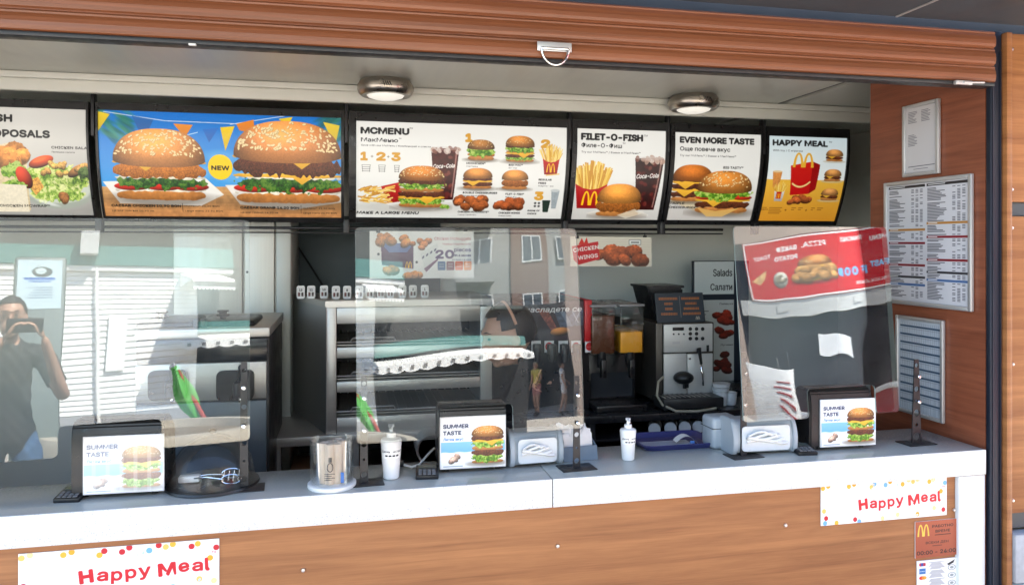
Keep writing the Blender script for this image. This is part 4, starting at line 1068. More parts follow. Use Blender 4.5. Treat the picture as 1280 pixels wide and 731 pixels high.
# ------------------------------------------------------------------ equipment behind the counter
def wbox(b, px0, px1, pt, pb, Y, d, bev=0.0, pr=None):
    """a box whose front face at depth Y fills that patch of the photo"""
    pc = (px0 + px1) / 2
    b.box(xw(px0, Y), xw(px1, Y), Y, Y + d, zw(pc, pb, Y), zw(pc, pt, Y), bev)
def shift(o):           # keep a thing's empty at its base while its parts were built in kiosk space
    for ch in COL.objects:
        if ch.parent == o: ch.location = -Vector(o.location)
    return o
# tall refrigerator
Y = 1.45
x0, x1 = xw(215, Y), xw(364, Y)
o = thing("tall_refrigerator", "tall pale steel refrigerator behind the twin soft ice machine", "refrigerator", ((x0 + x1) / 2, Y, 0.03))
FR = mat("fridge_steel", srgb(206, 206, 198), 0.38, 0.25, 0.05, 4, stretch=(30, 30, 1))
b = MB(); b.box(x0, x1, Y + 0.03, Y + 0.55, 0.03, 2.12, 0.006); b.build("cabinet", FR, o)
xm = xw(304, Y)
b = MB(); b.box(x0 + .004, xm - .004, Y, Y + 0.028, 0.12, 2.1, 0.006); dr = b.build("door", FR, o)
b = MB(); b.box(xm + .004, xw(343, Y), Y, Y + 0.028, 0.12, 2.1, 0.006); b.build("door", FR, o)
b = MB(); b.box(xw(345, Y), x1 - .002, Y + .004, Y + 0.028, 0.12, 2.1, 0.004); b.build("corner_trim", mat("fridge_trim", srgb(176, 178, 172), 0.4, 0.2, 0.05, 4), o)
b = MB()
for py in (340, 395, 480): q = W(309, py, Y - .002); b = MB(); b.lathe([(0, -0.002), (0.005, -0.001), (0.005, 0.003)], q, 10, 'Y'); b.build("rivet", DARK, o)
shift(o)

# soft ice machine
Y = 0.78
x0, x1 = xw(168, Y), xw(336, Y)
o = thing("soft_ice_machine", "steel twin soft ice machine with black lids and two black taps", "ice cream machine", ((x0 + x1) / 2, Y, 0.03))
b = MB(); b.box(x0, x1, Y + 0.02, Y + 0.55, 0.05, zw(250, 424, Y), 0.006); b.build("body", mat("machine_side", (0.03, 0.03, 0.032), 0.35, 0.2, 0.1), o)
b = MB(); wbox(b, 168, 337, 411, 423, Y - 0.012, 0.58, 0.004); b.build("top_band", STEEL, o)
b = MB(); wbox(b, 170, 334, 424, 453, Y, 0.018, 0.003); b.build("display_panel", mat("dark_glass_panel", (0.02, 0.022, 0.025), 0.12, 0, 0.1), o)
b = MB(); wbox(b, 169, 333, 454, 501, Y + 0.004, 0.015, 0.003); b.build("tap_panel", STEEL, o)
b = MB(); wbox(b, 169, 333, 503, 600, Y + 0.006, 0.013, 0.003); b.build("lower_panel", mat("machine_lower", srgb(96, 104, 110), 0.4, 0.4, 0.08), o)
for a, c_ in ((186, 234), (271, 318)):
    pts = outline_round([(xw(a, Y), zw(a, 500, Y)), (xw(c_, Y), zw(a, 500, Y)), (xw(c_, Y), zw(a, 463, Y)), (xw(a, Y), zw(a, 463, Y))], 0.02)
    b = MB(); b.prism(pts, 'Y', Y - 0.018, Y + 0.003, 0.003); tp = b.build("tap_plate", BLACK, o)
    q = W((a + c_) / 2 + 4, 474, Y - 0.02)
    b = MB(); b.lathe([(0.016, 0.0), (0.018, 0.02), (0.016, 0.045), (0.010, 0.05)], q + Vector((0, -0.012, -0.055)), 20)
    b.tube([q + Vector((0, -0.012, 0)), q + Vector((0.006, -0.03, 0.016)), q + Vector((0.014, -0.045, 0.042))], [0.006, 0.006, 0.009], 10); b.ball(q + Vector((0.015, -0.046, 0.046)), 0.012, 12)
    b.build("tap", BLACK, tp)
    b = MB(); b.lathe([(0, -0.004), (0.006, -0.003), (0.006, 0.002)], q + Vector((0.004, -0.001, -0.07)), 14, 'Y'); b.build("tap_bolt", CHROME, tp)
for a, c_, kx in ((172, 246, 200), (247, 322, 277)):
    xa, xb = xw(a, Y + .1), xw(c_, Y + .1); zt_ = zw(250, 411, Y)
    b = MB(); b.box(xa + .004, xb - .004, Y + 0.05, Y + 0.32, zt_ - 0.004, zt_ + 0.020, 0.012, 3); ld = b.build("hopper_lid", BLACK, o)
    kq = Vector((xw(kx, Y + .12), Y + 0.15, zt_ + 0.018))
    b = MB(); b.lathe([(0.010, 0), (0.010, 0.008), (0.021, 0.011), (0.022, 0.017), (0.014, 0.019), (0.013, 0.024), (0.020, 0.026), (0.020, 0.031), (0, 0.032)], kq, 24); b.build("knob", BLACK, ld)
b = MB()
for px in (243, 252): b = MB(); b.box(xw(px, Y + .05), xw(px, Y + .05) + .018, Y + .03, Y + .06, zw(250, 412, Y), zw(250, 412, Y) + 0.034, 0.003); b.build("switch", BLACK, o)
shift(o)
# waffle/heating plate to the right end of the machine
# steel table with boxes
Y = 1.08
x0, x1 = xw(338, Y), xw(602, Y); zt_ = zw(400, 545, Y)
o = thing("steel_table", "grey steel work table carrying the heated cabinet", "table", ((x0 + x1) / 2, Y, 0.03))
b = MB(); b.box(x0 - .03, x1, Y, Y + 0.75, zt_ - 0.035, zt_, 0.003); b.build("table_top", STEEL, o)
for xa in (x0, xw(437, Y), x1 - .04):
    for ya in (Y + 0.02, Y + .68): b = MB(); b.box(xa, xa + 0.035, ya, ya + 0.035, 0.03, zt_ - 0.036); b.build("leg", STEEL_V, o)
b = MB(); b.box(x0, x1, Y + 0.06, Y + 0.7, 0.62, 0.635); b.build("shelf", STEEL, o)
shift(o)
zsh = 0.636
for i, (px, lab) in enumerate(((385, "brown cardboard box left of the pair on the shelf under the steel table"), (412, "brown cardboard box right of the pair on the shelf under the steel table"))):
    c = thing("cardboard_box", lab, "box", (xw(px, Y + .12) + i * .05, Y + 0.24, zsh), 0, "brown boxes under the steel table")
    b = MB(); b.box(-.07, .07, -.1, .1, 0, 0.085, 0.002); b.box(-.071, .071, -.101, .101, 0.04, 0.043); b.box(-.071, .071, -.101, .101, 0.06, 0.062); b.build("carton", mat("brown_card", srgb(120, 84, 58), 0.8, 0, 0.12, 20), c)
pt_ = thing("steel_pot", "round steel pot standing on its side behind the middle order terminal", "pot", (xw(540, 0.95), 1.0, 0.636))
b = MB(); q = W(540, 562, 0.98) - Vector(pt_.location)
b.lathe([(0.052, 0.0), (0.058, -0.004), (0.06, 0.0), (0.06, 0.12)], q, 32, 'Y', cap=False); b.lathe([(0, 0.01), (0.05, 0.01)], q, 32, 'Y'); b.build("pot_body", STEEL, pt_)
b = MB(); b.box(q.x - .03, q.x + .03, q.y + .02, q.y + .1, 0, q.z - .05, 0.002); b.build("stand", BLACKM, pt_)

# heated holding cabinet
Y = 1.10
xa, xb = xw(408, Y), xw(615, Y); xl = xw(366, Y + .5)
zt_, zb_ = zw(500, 383, Y), zw(500, 543, Y)
o = thing("heated_cabinet", "steel heated cabinet with open wire shelves behind the middle screen", "cabinet", ((xa + xb) / 2, Y, zb_))
b = MB()
b.prism([(xa, Y), (xa + .03, Y + .012), (xl + .03, Y + .5), (xl, Y + .5)], 'Z', zb_ + .003, zt_)        # slanted side
b.build("side_panel", STEEL_V, o)
b = MB(); b.box(xb - .02, xb, Y + .01, Y + .5, zb_ + .003, zt_); b.build("side_panel", STEEL_V, o)
b = MB(); b.box(xa - .02, xb, Y + .46, Y + .5, zb_ + .004, zt_ - .002); b.build("back_panel", mat("cabinet_inside", (0.05, 0.05, 0.05), 0.5, 0.4), o)
b = MB(); b.prism([(xa - .004, Y - .012), (xb + .006, Y - .012), (xb + .006, Y + .52), (xl - .01, Y + .52)], 'Z', zt_ + .001, zt_ + .026, 0.003); b.build("lid", STEEL, o)
fr = []
b = MB()
for a, c_ in ((383, 403), (432, 445), (474, 487), (518, 543)): wbox(b, 421, 600, a, c_, Y + .002, 0.03, 0.002)
wbox(b, 409, 420.5, 383, 543, Y, 0.03, 0.002); wbox(b, 600.5, 615, 383, 543, Y, 0.03, 0.002); b.build("front_frame", STEEL, o)
for zp in (432, 474, 518):
    b = MB(); z_ = zw(500, zp - 2, Y)
    b.box(xa + .04, xb - .022, Y + .034, Y + .45, z_ - .004, z_ - .001)
    for k in range(18): x_ = xa + .05 + (xb - xa - .09) * k / 17; b.tube([(x_, Y + .03, z_ + .008), (x_, Y + .44, z_ + .008)], 0.0022, 6)
    b.tube([(xa + .03, Y + .028, z_ + .01), (xb - .03, Y + .028, z_ + .01)], 0.003, 6)
    b.tube([(xa + .09, Y + .022, z_ + .01), (xa + .1, Y + .02, z_ + .026), (xa + .26, Y + .02, z_ + .026), (xa + .27, Y + .022, z_ + .01)], 0.0028, 6)
    b.build("wire_shelf", STEEL, o)
shift(o)
# numbered tags on the cabinet
zt2 = zt_ + .0265
TAGW = mat("tag_white", (0.72, 0.72, 0.71), 0.4, 0, 0.03)
def number_tag(n, px):
    Yt = Y + 0.10 + (0.05 if n > 9 else 0)
    o = thing("number_tag", "small white upright number tag marked %s on the heated cabinet" % n, "tag", (xw(px, Yt), Yt, zt2), R(random.Random(n).uniform(-8, 8)), "numbered tags in a row on the heated cabinet")
    pr = outline_round([(-.016, 0), (.016, 0), (.016, .052), (-.016, .052)], .008)
    b = MB(); b.prism(pr, 'Y', -.004, .004, .001); b.build("plate", TAGW, o)
    a_ = Art(30, 44, 4, (.80, .80, .79)); a_.text(str(n), 15, 17, 17, (.05, .05, .06), .04, align='c')
    a_.rect(3, 23, 13, 40, (.35, .12, .12), r=3); a_.rect(17, 23, 27, 40, (.2, .14, .14), r=3)
    a_.sheet("number_print", lambda U, V: (-.0135 + .027 * U, -.0048 + 0 * U, .006 + .041 * (1 - V)), PRINT, o)
for n, px in zip((12, 11, 10, 9, 8, 7, 6, 5, 4, 3, 2, 1), (376, 389, 405, 420, 434, 449, 462, 476, 488, 503, 516, 531)): number_tag(n, px)
cb = thing("wall_cable", "black cable hanging down the slate wall behind number tags", "cable", W(360, 288, 2.0))
p_ = Vector(cb.location); q_ = W(413, 372, 1.9) - p_
b = MB(); b.box(-.03, .03, -.02, .02, -.012, .012, .004); b.build("plug", BLACK, cb)
b = MB(); b.tube([(0.02, 0, -.004), q_ * .1 + Vector((0, 0, -.005)), q_ * .5, q_ * 1.02], 0.005, 8); b.build("cord", BLACK, cb)

# hanging signs
NUG = print_mat("hanging_print", rough=0.3, base=0.9)
def hang(name, label, px0, px1, pt, pb, A, cat="sign", Yh=RAILY - 0.012, tilt=0.0):
    xa, xb = xw(px0, Yh), xw(px1, Yh); za, zb = zw((px0 + px1) / 2, pt, Yh), zw((px0 + px1) / 2, pb, Yh)
    o = thing(name, label, cat, ((xa + xb) / 2, Yh, zb), 0)
    w_, h_ = xb - xa, za - zb
    A.sheet("printed_face", lambda U, V: ((U - .5) * w_, -.0015 + 0.003 * np.sin(U * 5), h_ * (1 - V) + tilt * (U - .5)), NUG, o)
    b = MB(); b.quadmesh([[((u / 20 - .5) * w_, 0.0 + 0.003 * sn(u / 4), v * h_ + tilt * (u / 20 - .5)) for v in (0, 1)] for u in range(21)], True); b.build("backing", PAPER, o)
    b = MB()
    for s_ in (-.42, .42): b = MB(); b.tube([(s_ * w_, .001, h_ - .01), (s_ * w_, .001, 1.668 - zb + .004)], .0018, 6); b.box(s_ * w_ - .008, s_ * w_ + .008, -.003, .004, h_ - .008, h_ + .006); b.build("hanger", BLACKM, o)
    return o
A = Art(130, 58, bg=(.93, .92, .90))
A.poly([(14, 15), (54, 15), (54, 46), (15, 41)], (.36, .16, .34), c1=(.30, .12, .28)); A.poly([(14, 15), (54, 15), (46, 26), (24, 26)], (.40, .46, .66))
A.nuggets(32, 10, 24, 7, 10, 71, (.82, .52, .26), .26); A.nuggets(62, 14, 14, 8, 5, 72, (.80, .48, .24), .34)
A.poly([(62, 27), (84, 15), (86, 30), (68, 46)], (.88, .88, .86)); A.poly([(67, 46), (86, 32), (84, 36), (70, 50)], (.45, .25, .4)); [A.ell(66 + k * 5, 32 - k * 3, 1, 2.2, (.3, .3, .4), .6) for k in range(4)]
A.nuggets(28, 48, 18, 6, 4, 73, (.82, .52, .26), .40); A.nuggets(56, 53, 15, 5, 4, 75, (.82, .52, .26), .36); A.arches(48, 45, 8, 8)
A.ell(11, 28, 1.6, 1.6, (.2, .2, .25)); A.ell(58, 38, 1.6, 1.6, (.2, .2, .25))
A.text("Chicken McNuggets", 126, 11, 7, (.72, .32, .34), .0, 46, align='r'); A.text("Чикън МакНъгетс", 126, 17, 4.5, (.72, .36, .38), 0, 36, align='r')
A.text("20", 82, 33, 18, (.32, .20, .40), .04, 22); A.text("pieces", 126, 25, 8.5, (.30, .22, .40), .015, 21, align='r'); A.text("with 4 sauces", 126, 31, 5, (.25, .2, .35), .015, 24, align='r'); A.text("20 броя с 4 соса", 126, 36, 3.8, (.3, .25, .4), .01, 24, align='r')
for k, c_ in enumerate(((.30, .42, .58), (.55, .36, .40), (.90, .42, .22), (.93, .58, .34))): A.rect(84 + k * 11, 37, 94 + k * 11, 48, c_, r=1.5); A.rect(86 + k * 11, 43, 92 + k * 11, 44, (.9, .9, .9), al=.6); A.rect(86 + k * 11, 40, 92 + k * 11, 41, (.9, .9, .9), al=.5)
hang("hanging_sign", "white hanging sign for twenty chicken pieces with purple carton", 462, 592, 289, 348, A)
A = Art(100, 36, bg=(.90, .87, .80)); [A.rect(0, k * 3, 100, k * 3 + .4, (.8, .76, .7), al=.5) for k in range(12)]
A.nuggets(60, 21, 36, 11, 12, 81, (.68, .33, .16), .27)
A.poly([(2, 12), (34, 6), (36, 27), (10, 34), (4, 28)], (.80, .10, .13)); A.text("CHICKEN", 4, 19, 8.5, (.97, .95, .92), .03, 31, rot=-.14); A.text("WINGS", 10, 28, 8.5, (.97, .95, .92), .03, 24, rot=-.14)
A.poly([(10, 10), (14, 2), (17, 8), (20, 1), (22, 9)], (.85, .15, .1)); A.rect(71.5, 3.5, 86.5, 9.5, BK); A.rect(72, 4, 86, 9, (.95, .95, .93)); A.rect(74, 6, 84, 7.2, BK)
hang("hanging_sign", "small hanging sign with red CHICKEN WINGS badge and fried wings", 713, 814, 296, 333, A, tilt=-.004)

# back counter (dark) with the drink machines on it
Yb = 1.10; ZBK = zw(780, 519, Yb)
x0, x1 = xw(604, Yb), 2.1
o = thing("back_counter", "dark back counter with open shelf carrying drink and coffee machines", "counter", ((x0 + x1) / 2, Yb, 0.03))
b = MB(); b.box(x0, x1, Yb, Yb + .85, ZBK - .03, ZBK, .003); b.build("worktop", mat("worktop_dark", (0.02, 0.02, 0.022), 0.25, 0, 0.2, 10), o)
b = MB(); b.box(x0, x1, Yb + .02, Yb + .8, ZBK - .112, ZBK - .102); b.build("shelf", BLACKM, o)
for xx in (x0 + .01, x0 + .45, xw(900, Yb), x1 - .05): b = MB(); b.box(xx, xx + .03, Yb + .01, Yb + .8, 0.03, ZBK - .031); b.build("upright", BLACKM, o)
b = MB(); b.box(x0, x1, Yb + .801, Yb + .82, 0.03, ZBK - .032); b.build("back_panel", BLACKM, o); shift(o)
CUPM = mat("cup_print", (0.7, 0.7, 0.69), 0.5, 0, 0.03)
for k, px in enumerate((818, 838, 856, 873)):
    q = W(px, 542, Yb + .02)
    o = thing("paper_cup", ("white paper cup lying on the shelf, half hidden by the white bottle", "white paper cup lying on the dark shelf, second from the bottle", "white paper cup lying on the dark shelf, third from the bottle", "white paper cup lying on the dark shelf, farthest from the bottle")[k], "cup", (q.x, q.y, ZBK - .102), R(-24), "cups lying on the shelf under the coffee machine")
    zc = 0.033; o.scale = (.85, .85, .85)
    b = MB(); b.lathe([(0, 0.002), (0.029, 0.0), (0.031, 0.004), (0.030, 0.009), (0.036, 0.10), (0.0, 0.10)], (0, 0, zc + .003), 28, 'Y'); b.build("cup_body", CUPM, o)
    b = MB(); b.lathe([(0.0303, 0.012), (0.0328, 0.045)], (0, 0, zc + .003), 28, 'Y', cap=False)
    b.build("dark_print_band", mat("cup_dark_print", (0.10, 0.09, 0.08), 0.5, 0, 0.5, 160), o)

# soda fountain with its lit-looking picture panel
Y = 1.22
x0, x1 = xw(606, Y), xw(741, Y)
o = thing("soda_fountain", "black soda fountain with dark picture panel and round logo stickers", "drink dispenser", ((x0 + x1) / 2, Y, ZBK))
b = MB(); b.box(x0, x1 - .01, Y + .012, Y + .5, ZBK + .001, zw(670, 376, Y), .006); b.build("body", BLACK, o)
b = MB(); wbox(b, 731, 740, 375, 428, Y - .004, 0.5, 0.003); b.build("side_cheek", mat("soda_red", (0.55, 0.02, 0.025), 0.35, 0, 0.05), o)
A = Art(124, 54, bg=(.10, .09, .12)); r = A.sl(0, 0, 124, 54); n_ = A.ns(r, 16, 4)
A.put(r, np.ones((A.H, A.Wd)), np.stack([.10 + .25 * n_ * (r[2] / 124), .09 + .08 * n_ + 0 * r[2], .12 + .1 * n_ + 0 * r[2]], -1))
A.poly([(60, 8), (76, 12), (92, 46), (84, 46)], (.55, .30, .26), tex=.4); A.ell(92, 42, 13, 6, (.85, .55, .28), -.1, shade=.7); A.poly([(84, 14), (122, 12), (122, 34), (92, 36)], (.30, .34, .42), tex=.5, cell=4)
A.poly([(92, 14), (98, 14), (108, 34), (102, 34)], (.6, .66, .72), .6); A.line(108, 14, 116, 30, 1.2, (.8, .85, .9), .7); A.line(118, 14, 112, 28, .8, (.8, .85, .9), .7)
A.text("насладете се", 46, 14, 14, (.92, .92, .92), .02, 74, .2)
A.sheet("picture_panel", lambda U, V: (xw(612, Y) + (xw(731, Y) - xw(612, Y)) * U, Y + .009 + 0 * U, zw(670, 378, Y) + (zw(670, 426, Y) - zw(670, 378, Y)) * V), PRINT, o)
for k, px in enumerate((670, 686.5, 704, 720, 737)):
    A = Art(15, 17, 6, (.90, .91, .92))
    if k == 2: A.ell(7.5, 8.5, 5.2, 4.6, (.30, .45, .48)); A.rect(2, 7, 13, 10, (.85, .88, .88)); A.text("fanta", 7.5, 9.8, 4, (.1, .2, .4), .02, 10, align='c')
    elif k: A.ell(7.5, 8.5, 6, 6, (.75, .05, .08)); A.text("Coca-Cola", 7.5, 9.6, 3, (.97, .97, .97), .01, 10.5, .25, 'c')
    else: A.rect(3, 4, 12, 13, (.72, .80, .80))
    q = W(px, 433, Y - .004); A.sheet("logo_sticker", lambda U, V: (q.x + (U - .5) * .042, q.y + 0 * U, q.z + (.5 - V) * .05), PRINT, o)
b = MB()
for px in (625, 650, 672, 690, 706, 722): q = W(px, 452, Y - .02); b = MB(); b.lathe([(0.014, 0), (0.016, .04), (0.012, .06)], q, 14); b.box(q.x - .018, q.x + .018, q.y - .01, q.y + .03, q.z + .03, q.z + .075, .004); b.build("valve", BLACK, o)
shift(o)

# juice dispenser with two tanks
Y = 1.20
x0, x1 = xw(742, Y), xw(806, Y)
o = thing("juice_dispenser", "black twin juice dispenser with one orange and one brown tank", "drink dispenser", ((x0 + x1) / 2, Y, ZBK))
b = MB(); b.box(x0, x1 - .003, Y + .10, Y + .42, ZBK + .001, zw(770, 445, Y), .008); b.box(x0, x1 - .003, Y - .04, Y + .1, ZBK + .001, ZBK + .03, .006); b.build("body", BLACK, o)
b = MB(); b.box(x0 + .02, x1 - .02, Y + .094, Y + .099, ZBK + .04, zw(770, 470, Y)); b.build("splash_panel", mat("dark_glass_panel2", (0.03, 0.034, 0.04), 0.15), o)
for a, c_, liq, top in ((739, 770, (0.13, 0.045, 0.02), 394), (775, 805, (0.95, 0.42, 0.03), 415)):
    xa, xb = xw(a, Y), xw(c_, Y); zl, zh = zw(770, 443, Y), zw(770, 384, Y)
    b = MB(); b.box(xa, xb, Y, Y + .3, zl, zh, .008, 3); tk = b.build("tank", ACR2, o)
    b = MB(); b.box(xa + .004, xb - .004, Y + .004, Y + .296, zl + .004, zw(770, top, Y), .007, 3); b.build("juice", mat("juice_%d" % a, liq, 0.25, 0, 0.04, emit=None), tk)
    b = MB(); b.box(xa - .003, xb + .003, Y - .003, Y + .303, zh + .001, zh + .012, .004); b.build("lid", mat("smoky_lid", (0.25, 0.25, 0.25), 0.2), tk)
    q = W((a + c_) / 2, 452, Y - .01); b = MB(); b.lathe([(0.016, -.03), (0.020, 0), (0.020, .04)], q + Vector((0, .03, 0)), 16); b.box(q.x - .012, q.x + .012, q.y - .01, q.y + .02, q.z - .07, q.z + .01, .004); b.build("tap", BLACK, o)
shift(o)

# coffee machine
Y = 1.22
x0, x1 = xw(808, Y), xw(893, Y)
zc0, zc1 = ZBK + .002, zw(850, 404, Y)
o = thing("coffee_machine", "steel coffee machine with push buttons, black spout and steam wand", "coffee machine", ((x0 + x1) / 2, Y, ZBK))
xs = xw(829, Y)
b = MB(); b.box(x0 + .05, x1 + .004, Y + .012, Y + .5, zc0 + .02, zc1, .004); b.prism([(x0 - .006, Y + .5), (xs, Y + .012), (xs + .05, Y + .012), (xs + .05, Y + .5)], 'Z', zc0 + .02, zc1 - .002); b.build("casing", mat("coffee_side", srgb(86, 80, 74), 0.4, 0.5, 0.08), o)
b = MB(); wbox(b, 830, 891, 405, 440, Y, .012, .003); SATIN = mat("satin_steel", (.66, .65, .62), .42, .35, .05, 6, .04, stretch=(1, 1, 60)); fp = b.build("button_panel", SATIN, o)
b = MB(); wbox(b, 830, 858.5, 442, 497, Y + .001, .011, .002); wbox(b, 859.5, 891, 442, 497, Y + .001, .011, .002); b.build("lower_panel", SATIN, o)
b = MB(); wbox(b, 841, 855, 409, 413, Y - .003, .003, .0005); b.build("display", BLACK, fp)
b = MB()
for i in range(3):
    for j in range(3):
        if i == 2 and j == 1: continue
        q = W(863 + i * 7.7, 411 + j * 6, Y - .001); b = MB(); b.lathe([(0, -.004), (.007, -.003), (.0085, .0), (.0085, .002)], q, 16, 'Y'); b.build("push_button", BLACK, fp)
for i in range(3): q = W(842 + i * 6.4, 417.5, Y - .001); b = MB(); b.lathe([(0, -.003), (.004, -.002), (.004, .001)], q, 12, 'Y'); b.build("push_button", BLACK, fp)
b = MB(); wbox(b, 841, 850, 427, 430, Y - .002, .002); b.build("badge", ALU, fp)
b = MB(); q = W(884.5, 435, Y); b.box(q.x - .006, q.x + .006, Y - .003, Y, q.z - .014, q.z + .014, .001); b.build("slot", BLACK, fp)
q = W(852, 471, Y)
b = MB(); b.ball(q + Vector((0, -.02, 0)), (.046, .04, .028), 24); b.tube([q + Vector((.0, -.03, -.02)), q + Vector((0, -.03, -.045))], .008, 10); b.tube([q + Vector((.014, -.03, -.02)), q + Vector((.014, -.03, -.042))], .006, 10); b.build("spout", BLACK, o)
q = W(873, 440, Y - .02)
b = MB(); b.tube([q, q + Vector((-.004, -.014, .02)), q + Vector((.004, -.02, -.05))], [.009, .01, .006], 10); wd_ = b.build("steam_lever", BLACK, o)
b = MB(); b.tube([q + Vector((0, -.016, -.03)), q + Vector((.012, -.02, -.1)), q + Vector((.012, -.02, -.145))], .005, 10); b.build("steam_wand", CHROME, o)
b = MB(); q = W(862, 448, Y); b.lathe([(0, -.006), (.005, -.005), (.006, .002)], q, 12, 'Y'); b.build("lock", CHROME, o)
b = MB(); wbox(b, 830, 905, 498, 511, Y - .11, .12, .004); b.build("drip_tray", mat("drip_tray_dark", (0.06, 0.06, 0.06), 0.35, 0.6), o)
b = MB()
for k in range(10): b.tube([(xw(832, Y - .1) + k * .023, Y - .1, zw(850, 497.3, Y - .11)), (xw(832, Y - .1) + k * .023, Y - .01, zw(850, 497.3, Y - .11))], .002, 5)
b.build("drip_grid", STEEL, o)
hz = [W(829, 472, Y), W(823, 478, Y - .02), W(821, 495, Y - .05), W(828, 507, Y - .10), W(845, 515, Y - .125), W(872, 515, Y - .125), W(895, 511, Y - .12)]
hz = [h + Vector((0, 0, 0.004)) for h in hz]
b = MB(); b.tube(hz, .0055, 8); b.build("hose", mat("hose_cream", srgb(176, 170, 150), 0.5), o)
shift(o)
tm = thing("bean_hopper", "black sloping bean hopper on top of the coffee machine", "hopper", (xw(820, Y + .2), Y + .2, zc1))
b = MB(); b.prism([(-.075, .16), (-.03, .0), (.10, .0), (.10, .15)], 'Y', -.08, .12, .006); b.build("hopper_body", BLACK, tm)
b = MB(); b.prism([(-.082, .162), (-.078, .150), (.104, .150), (.104, .162)], 'Y', -.085, .125, .002); b.build("lid", BLACK, tm)
# notice leaning on it
A = Art(59, 40, 5, (.19, .22, .25))
g = random.Random(12)
for x_, rows in ((15, (23, 10, 9, 20)), (43, (23, 14, 19, 22))):
    for k, w_ in enumerate(rows):                                  # lettering too small to read in the photo
        xx = x_ - w_ / 2
        while xx < x_ + w_ / 2 - .6:
            l_ = g.uniform(1.0, 2.0); A.rect(xx, 6 + k * 7, min(xx + l_, x_ + w_ / 2), 9.2 + k * 7, (.76, .44, .22)); A.rect(xx + .4, 7 + k * 7, xx + l_ * .7, 8 + k * 7, (.24, .24, .24)); xx += l_ + .5
A.rect(29, 4, 29.5, 34, (.5, .52, .52)); A.arches(50, 37, 5, 4.5, (.85, .8, .7))
q0 = W(852, 403, Y + .03)
o = thing("notice_board", "dark grey notice with orange lettering on top of coffee machine", "notice", (q0.x, q0.y, zc1 + .001))
wn, hn = xw(884, Y) - xw(823, Y), 38 / 283
a_ = R(12)
b = MB(); b.box(-wn / 2, wn / 2, 0, .006, 0, hn, .002, M=Matrix.Rotation(-a_, 4, 'X')); b.build("plate", DARK, o)
A.sheet("lettering", lambda U, V: ((U - .5) * wn * .97, -.001 + hn * (1 - V) * math.sin(a_) * .98 + 0 * U, .002 + hn * .97 * (1 - V) * math.cos(a_)), PRINT, o)
# cups by the coffee machine
for px, pb, lab, st in ((898, 500, "stack of white cups leaning beside the coffee machine", 3), (910, 503, "single white cup in front beside the coffee machine", 1)):
    q = W(px, pb, Y - .02); o = thing("white_cup", lab, "cup", (q.x + .01, q.y, ZBK + .001))
    b = MB()
    if pb < 502:
        b.lathe([(0, 0), (.028, 0), (.034, .06), (.040, .062)], (0, 0, 0.001), 24)
        for k in range(2): b.lathe([(.0345, .064 + k * .018), (.040, .078 + k * .018), (.041, .080 + k * .018), (.0, .079 + k * .018)], (0.004 * k, 0, 0), 24)
    else: b.lathe([(0, 0), (.024, 0), (.026, .005), (.031, .055), (.029, .055), (.024, .01), (0, .008)], (0, 0, 0.001), 24)
    b.build("cup_body", WHITEP, o)

# salads stand
Y = 1.76
pa = (871, 326, 922, 482)
xa, xb = xw(868, Y), xw(926, Y); za, zb = zw(896, 327, Y), zw(896, 486, Y)
o = thing("salad_poster", "tall poster headed Salads with pictures of fried food", "poster", ((xa + xb) / 2, Y, ZBK))
b = MB(); b.box(xa - .003, xb + .05, Y + .004, Y + .03, ZBK + .001, za + .004, .003); b.build("board", mat("poster_board", srgb(40, 50, 60), 0.5), o)
A = Art(52, 156, bg=(.84, .86, .86)); A.rect(0, 0, 44, 40, (.86, .88, .87)); A.rect(0, 40, 52, 47, (.15, .19, .23)); A.rect(44, 0, 52, 156, (.13, .17, .22))
A.text("Salads", 42, 18, 16.5, BK, .004, 21, align='r'); A.text("Салати", 42, 35, 15, BK, .004, 24, align='r')
A.rect(0, 47, 44, 156, (.80, .81, .80)); A.text("Пилешки", 43, 53, 4.5, (.2, .2, .2), .01, 15, align='r')
A.nuggets(32, 76, 12, 18, 16, 91, (.55, .18, .12), .40); A.text("Лучени", 43, 103, 4, (.2, .2, .2), .01, 14, align='r'); A.nuggets(32, 122, 12, 14, 14, 92, (.42, .16, .13), .40); A.rect(2, 60, 16, 61, (.4, .4, .4)); A.rect(2, 64, 13, 65, (.4, .4, .4)); A.rect(2, 110, 14, 111, (.4, .4, .4))
A.sheet("poster_print", lambda U, V: (xa + (xb - xa) * U, Y + 0 * U, za + (zb - za) * V), PRINT, o); shift(o)

# ------------------------------------------------------------------ framed lists on the wood side wall
def WX(px, py, X=1.893):
    d = ray(px, py); t = X / d.x
    return Vector((0, -CAMD, CAMZ)) + d * t
def wall_frame(label, c, A, fw=0.012):
    """c: left top, right top, right bottom, left bottom in the photo"""
    P = [WX(*q) for q in c]
    y1 = (P[0].y + P[3].y) / 2; y0 = (P[1].y + P[2].y) / 2          # left in the picture is deeper
    z1 = (P[0].z + P[1].z) / 2; z0 = (P[2].z + P[3].z) / 2
    o = thing("wall_frame", label, "frame", (1.894, (y0 + y1) / 2, z0), 0, "aluminium framed papers on the wood side wall")
    h = z1 - z0; w = y1 - y0
    b = MB()
    b.box(-.014, -.001, -w / 2, -w / 2 + fw, 0, h, .003); b.box(-.014, -.001, w / 2 - fw, w / 2, 0, h, .003)
    b.box(-.0138, -.001, -w / 2 + fw, w / 2 - fw, 0, fw, .003); b.box(-.0138, -.001, -w / 2 + fw, w / 2 - fw, h - fw, h, .003); b.build("frame", ALU, o)
    A.sheet("paper", lambda U, V: (-.006 + 0 * U, w / 2 - fw * .9 - (w - fw * 1.8) * U, h - fw * .9 - (h - 1.8 * fw) * V), PRINT, o)
    return o
g = random.Random(6)
A = Art(48, 92, 5, (.80, .79, .80))
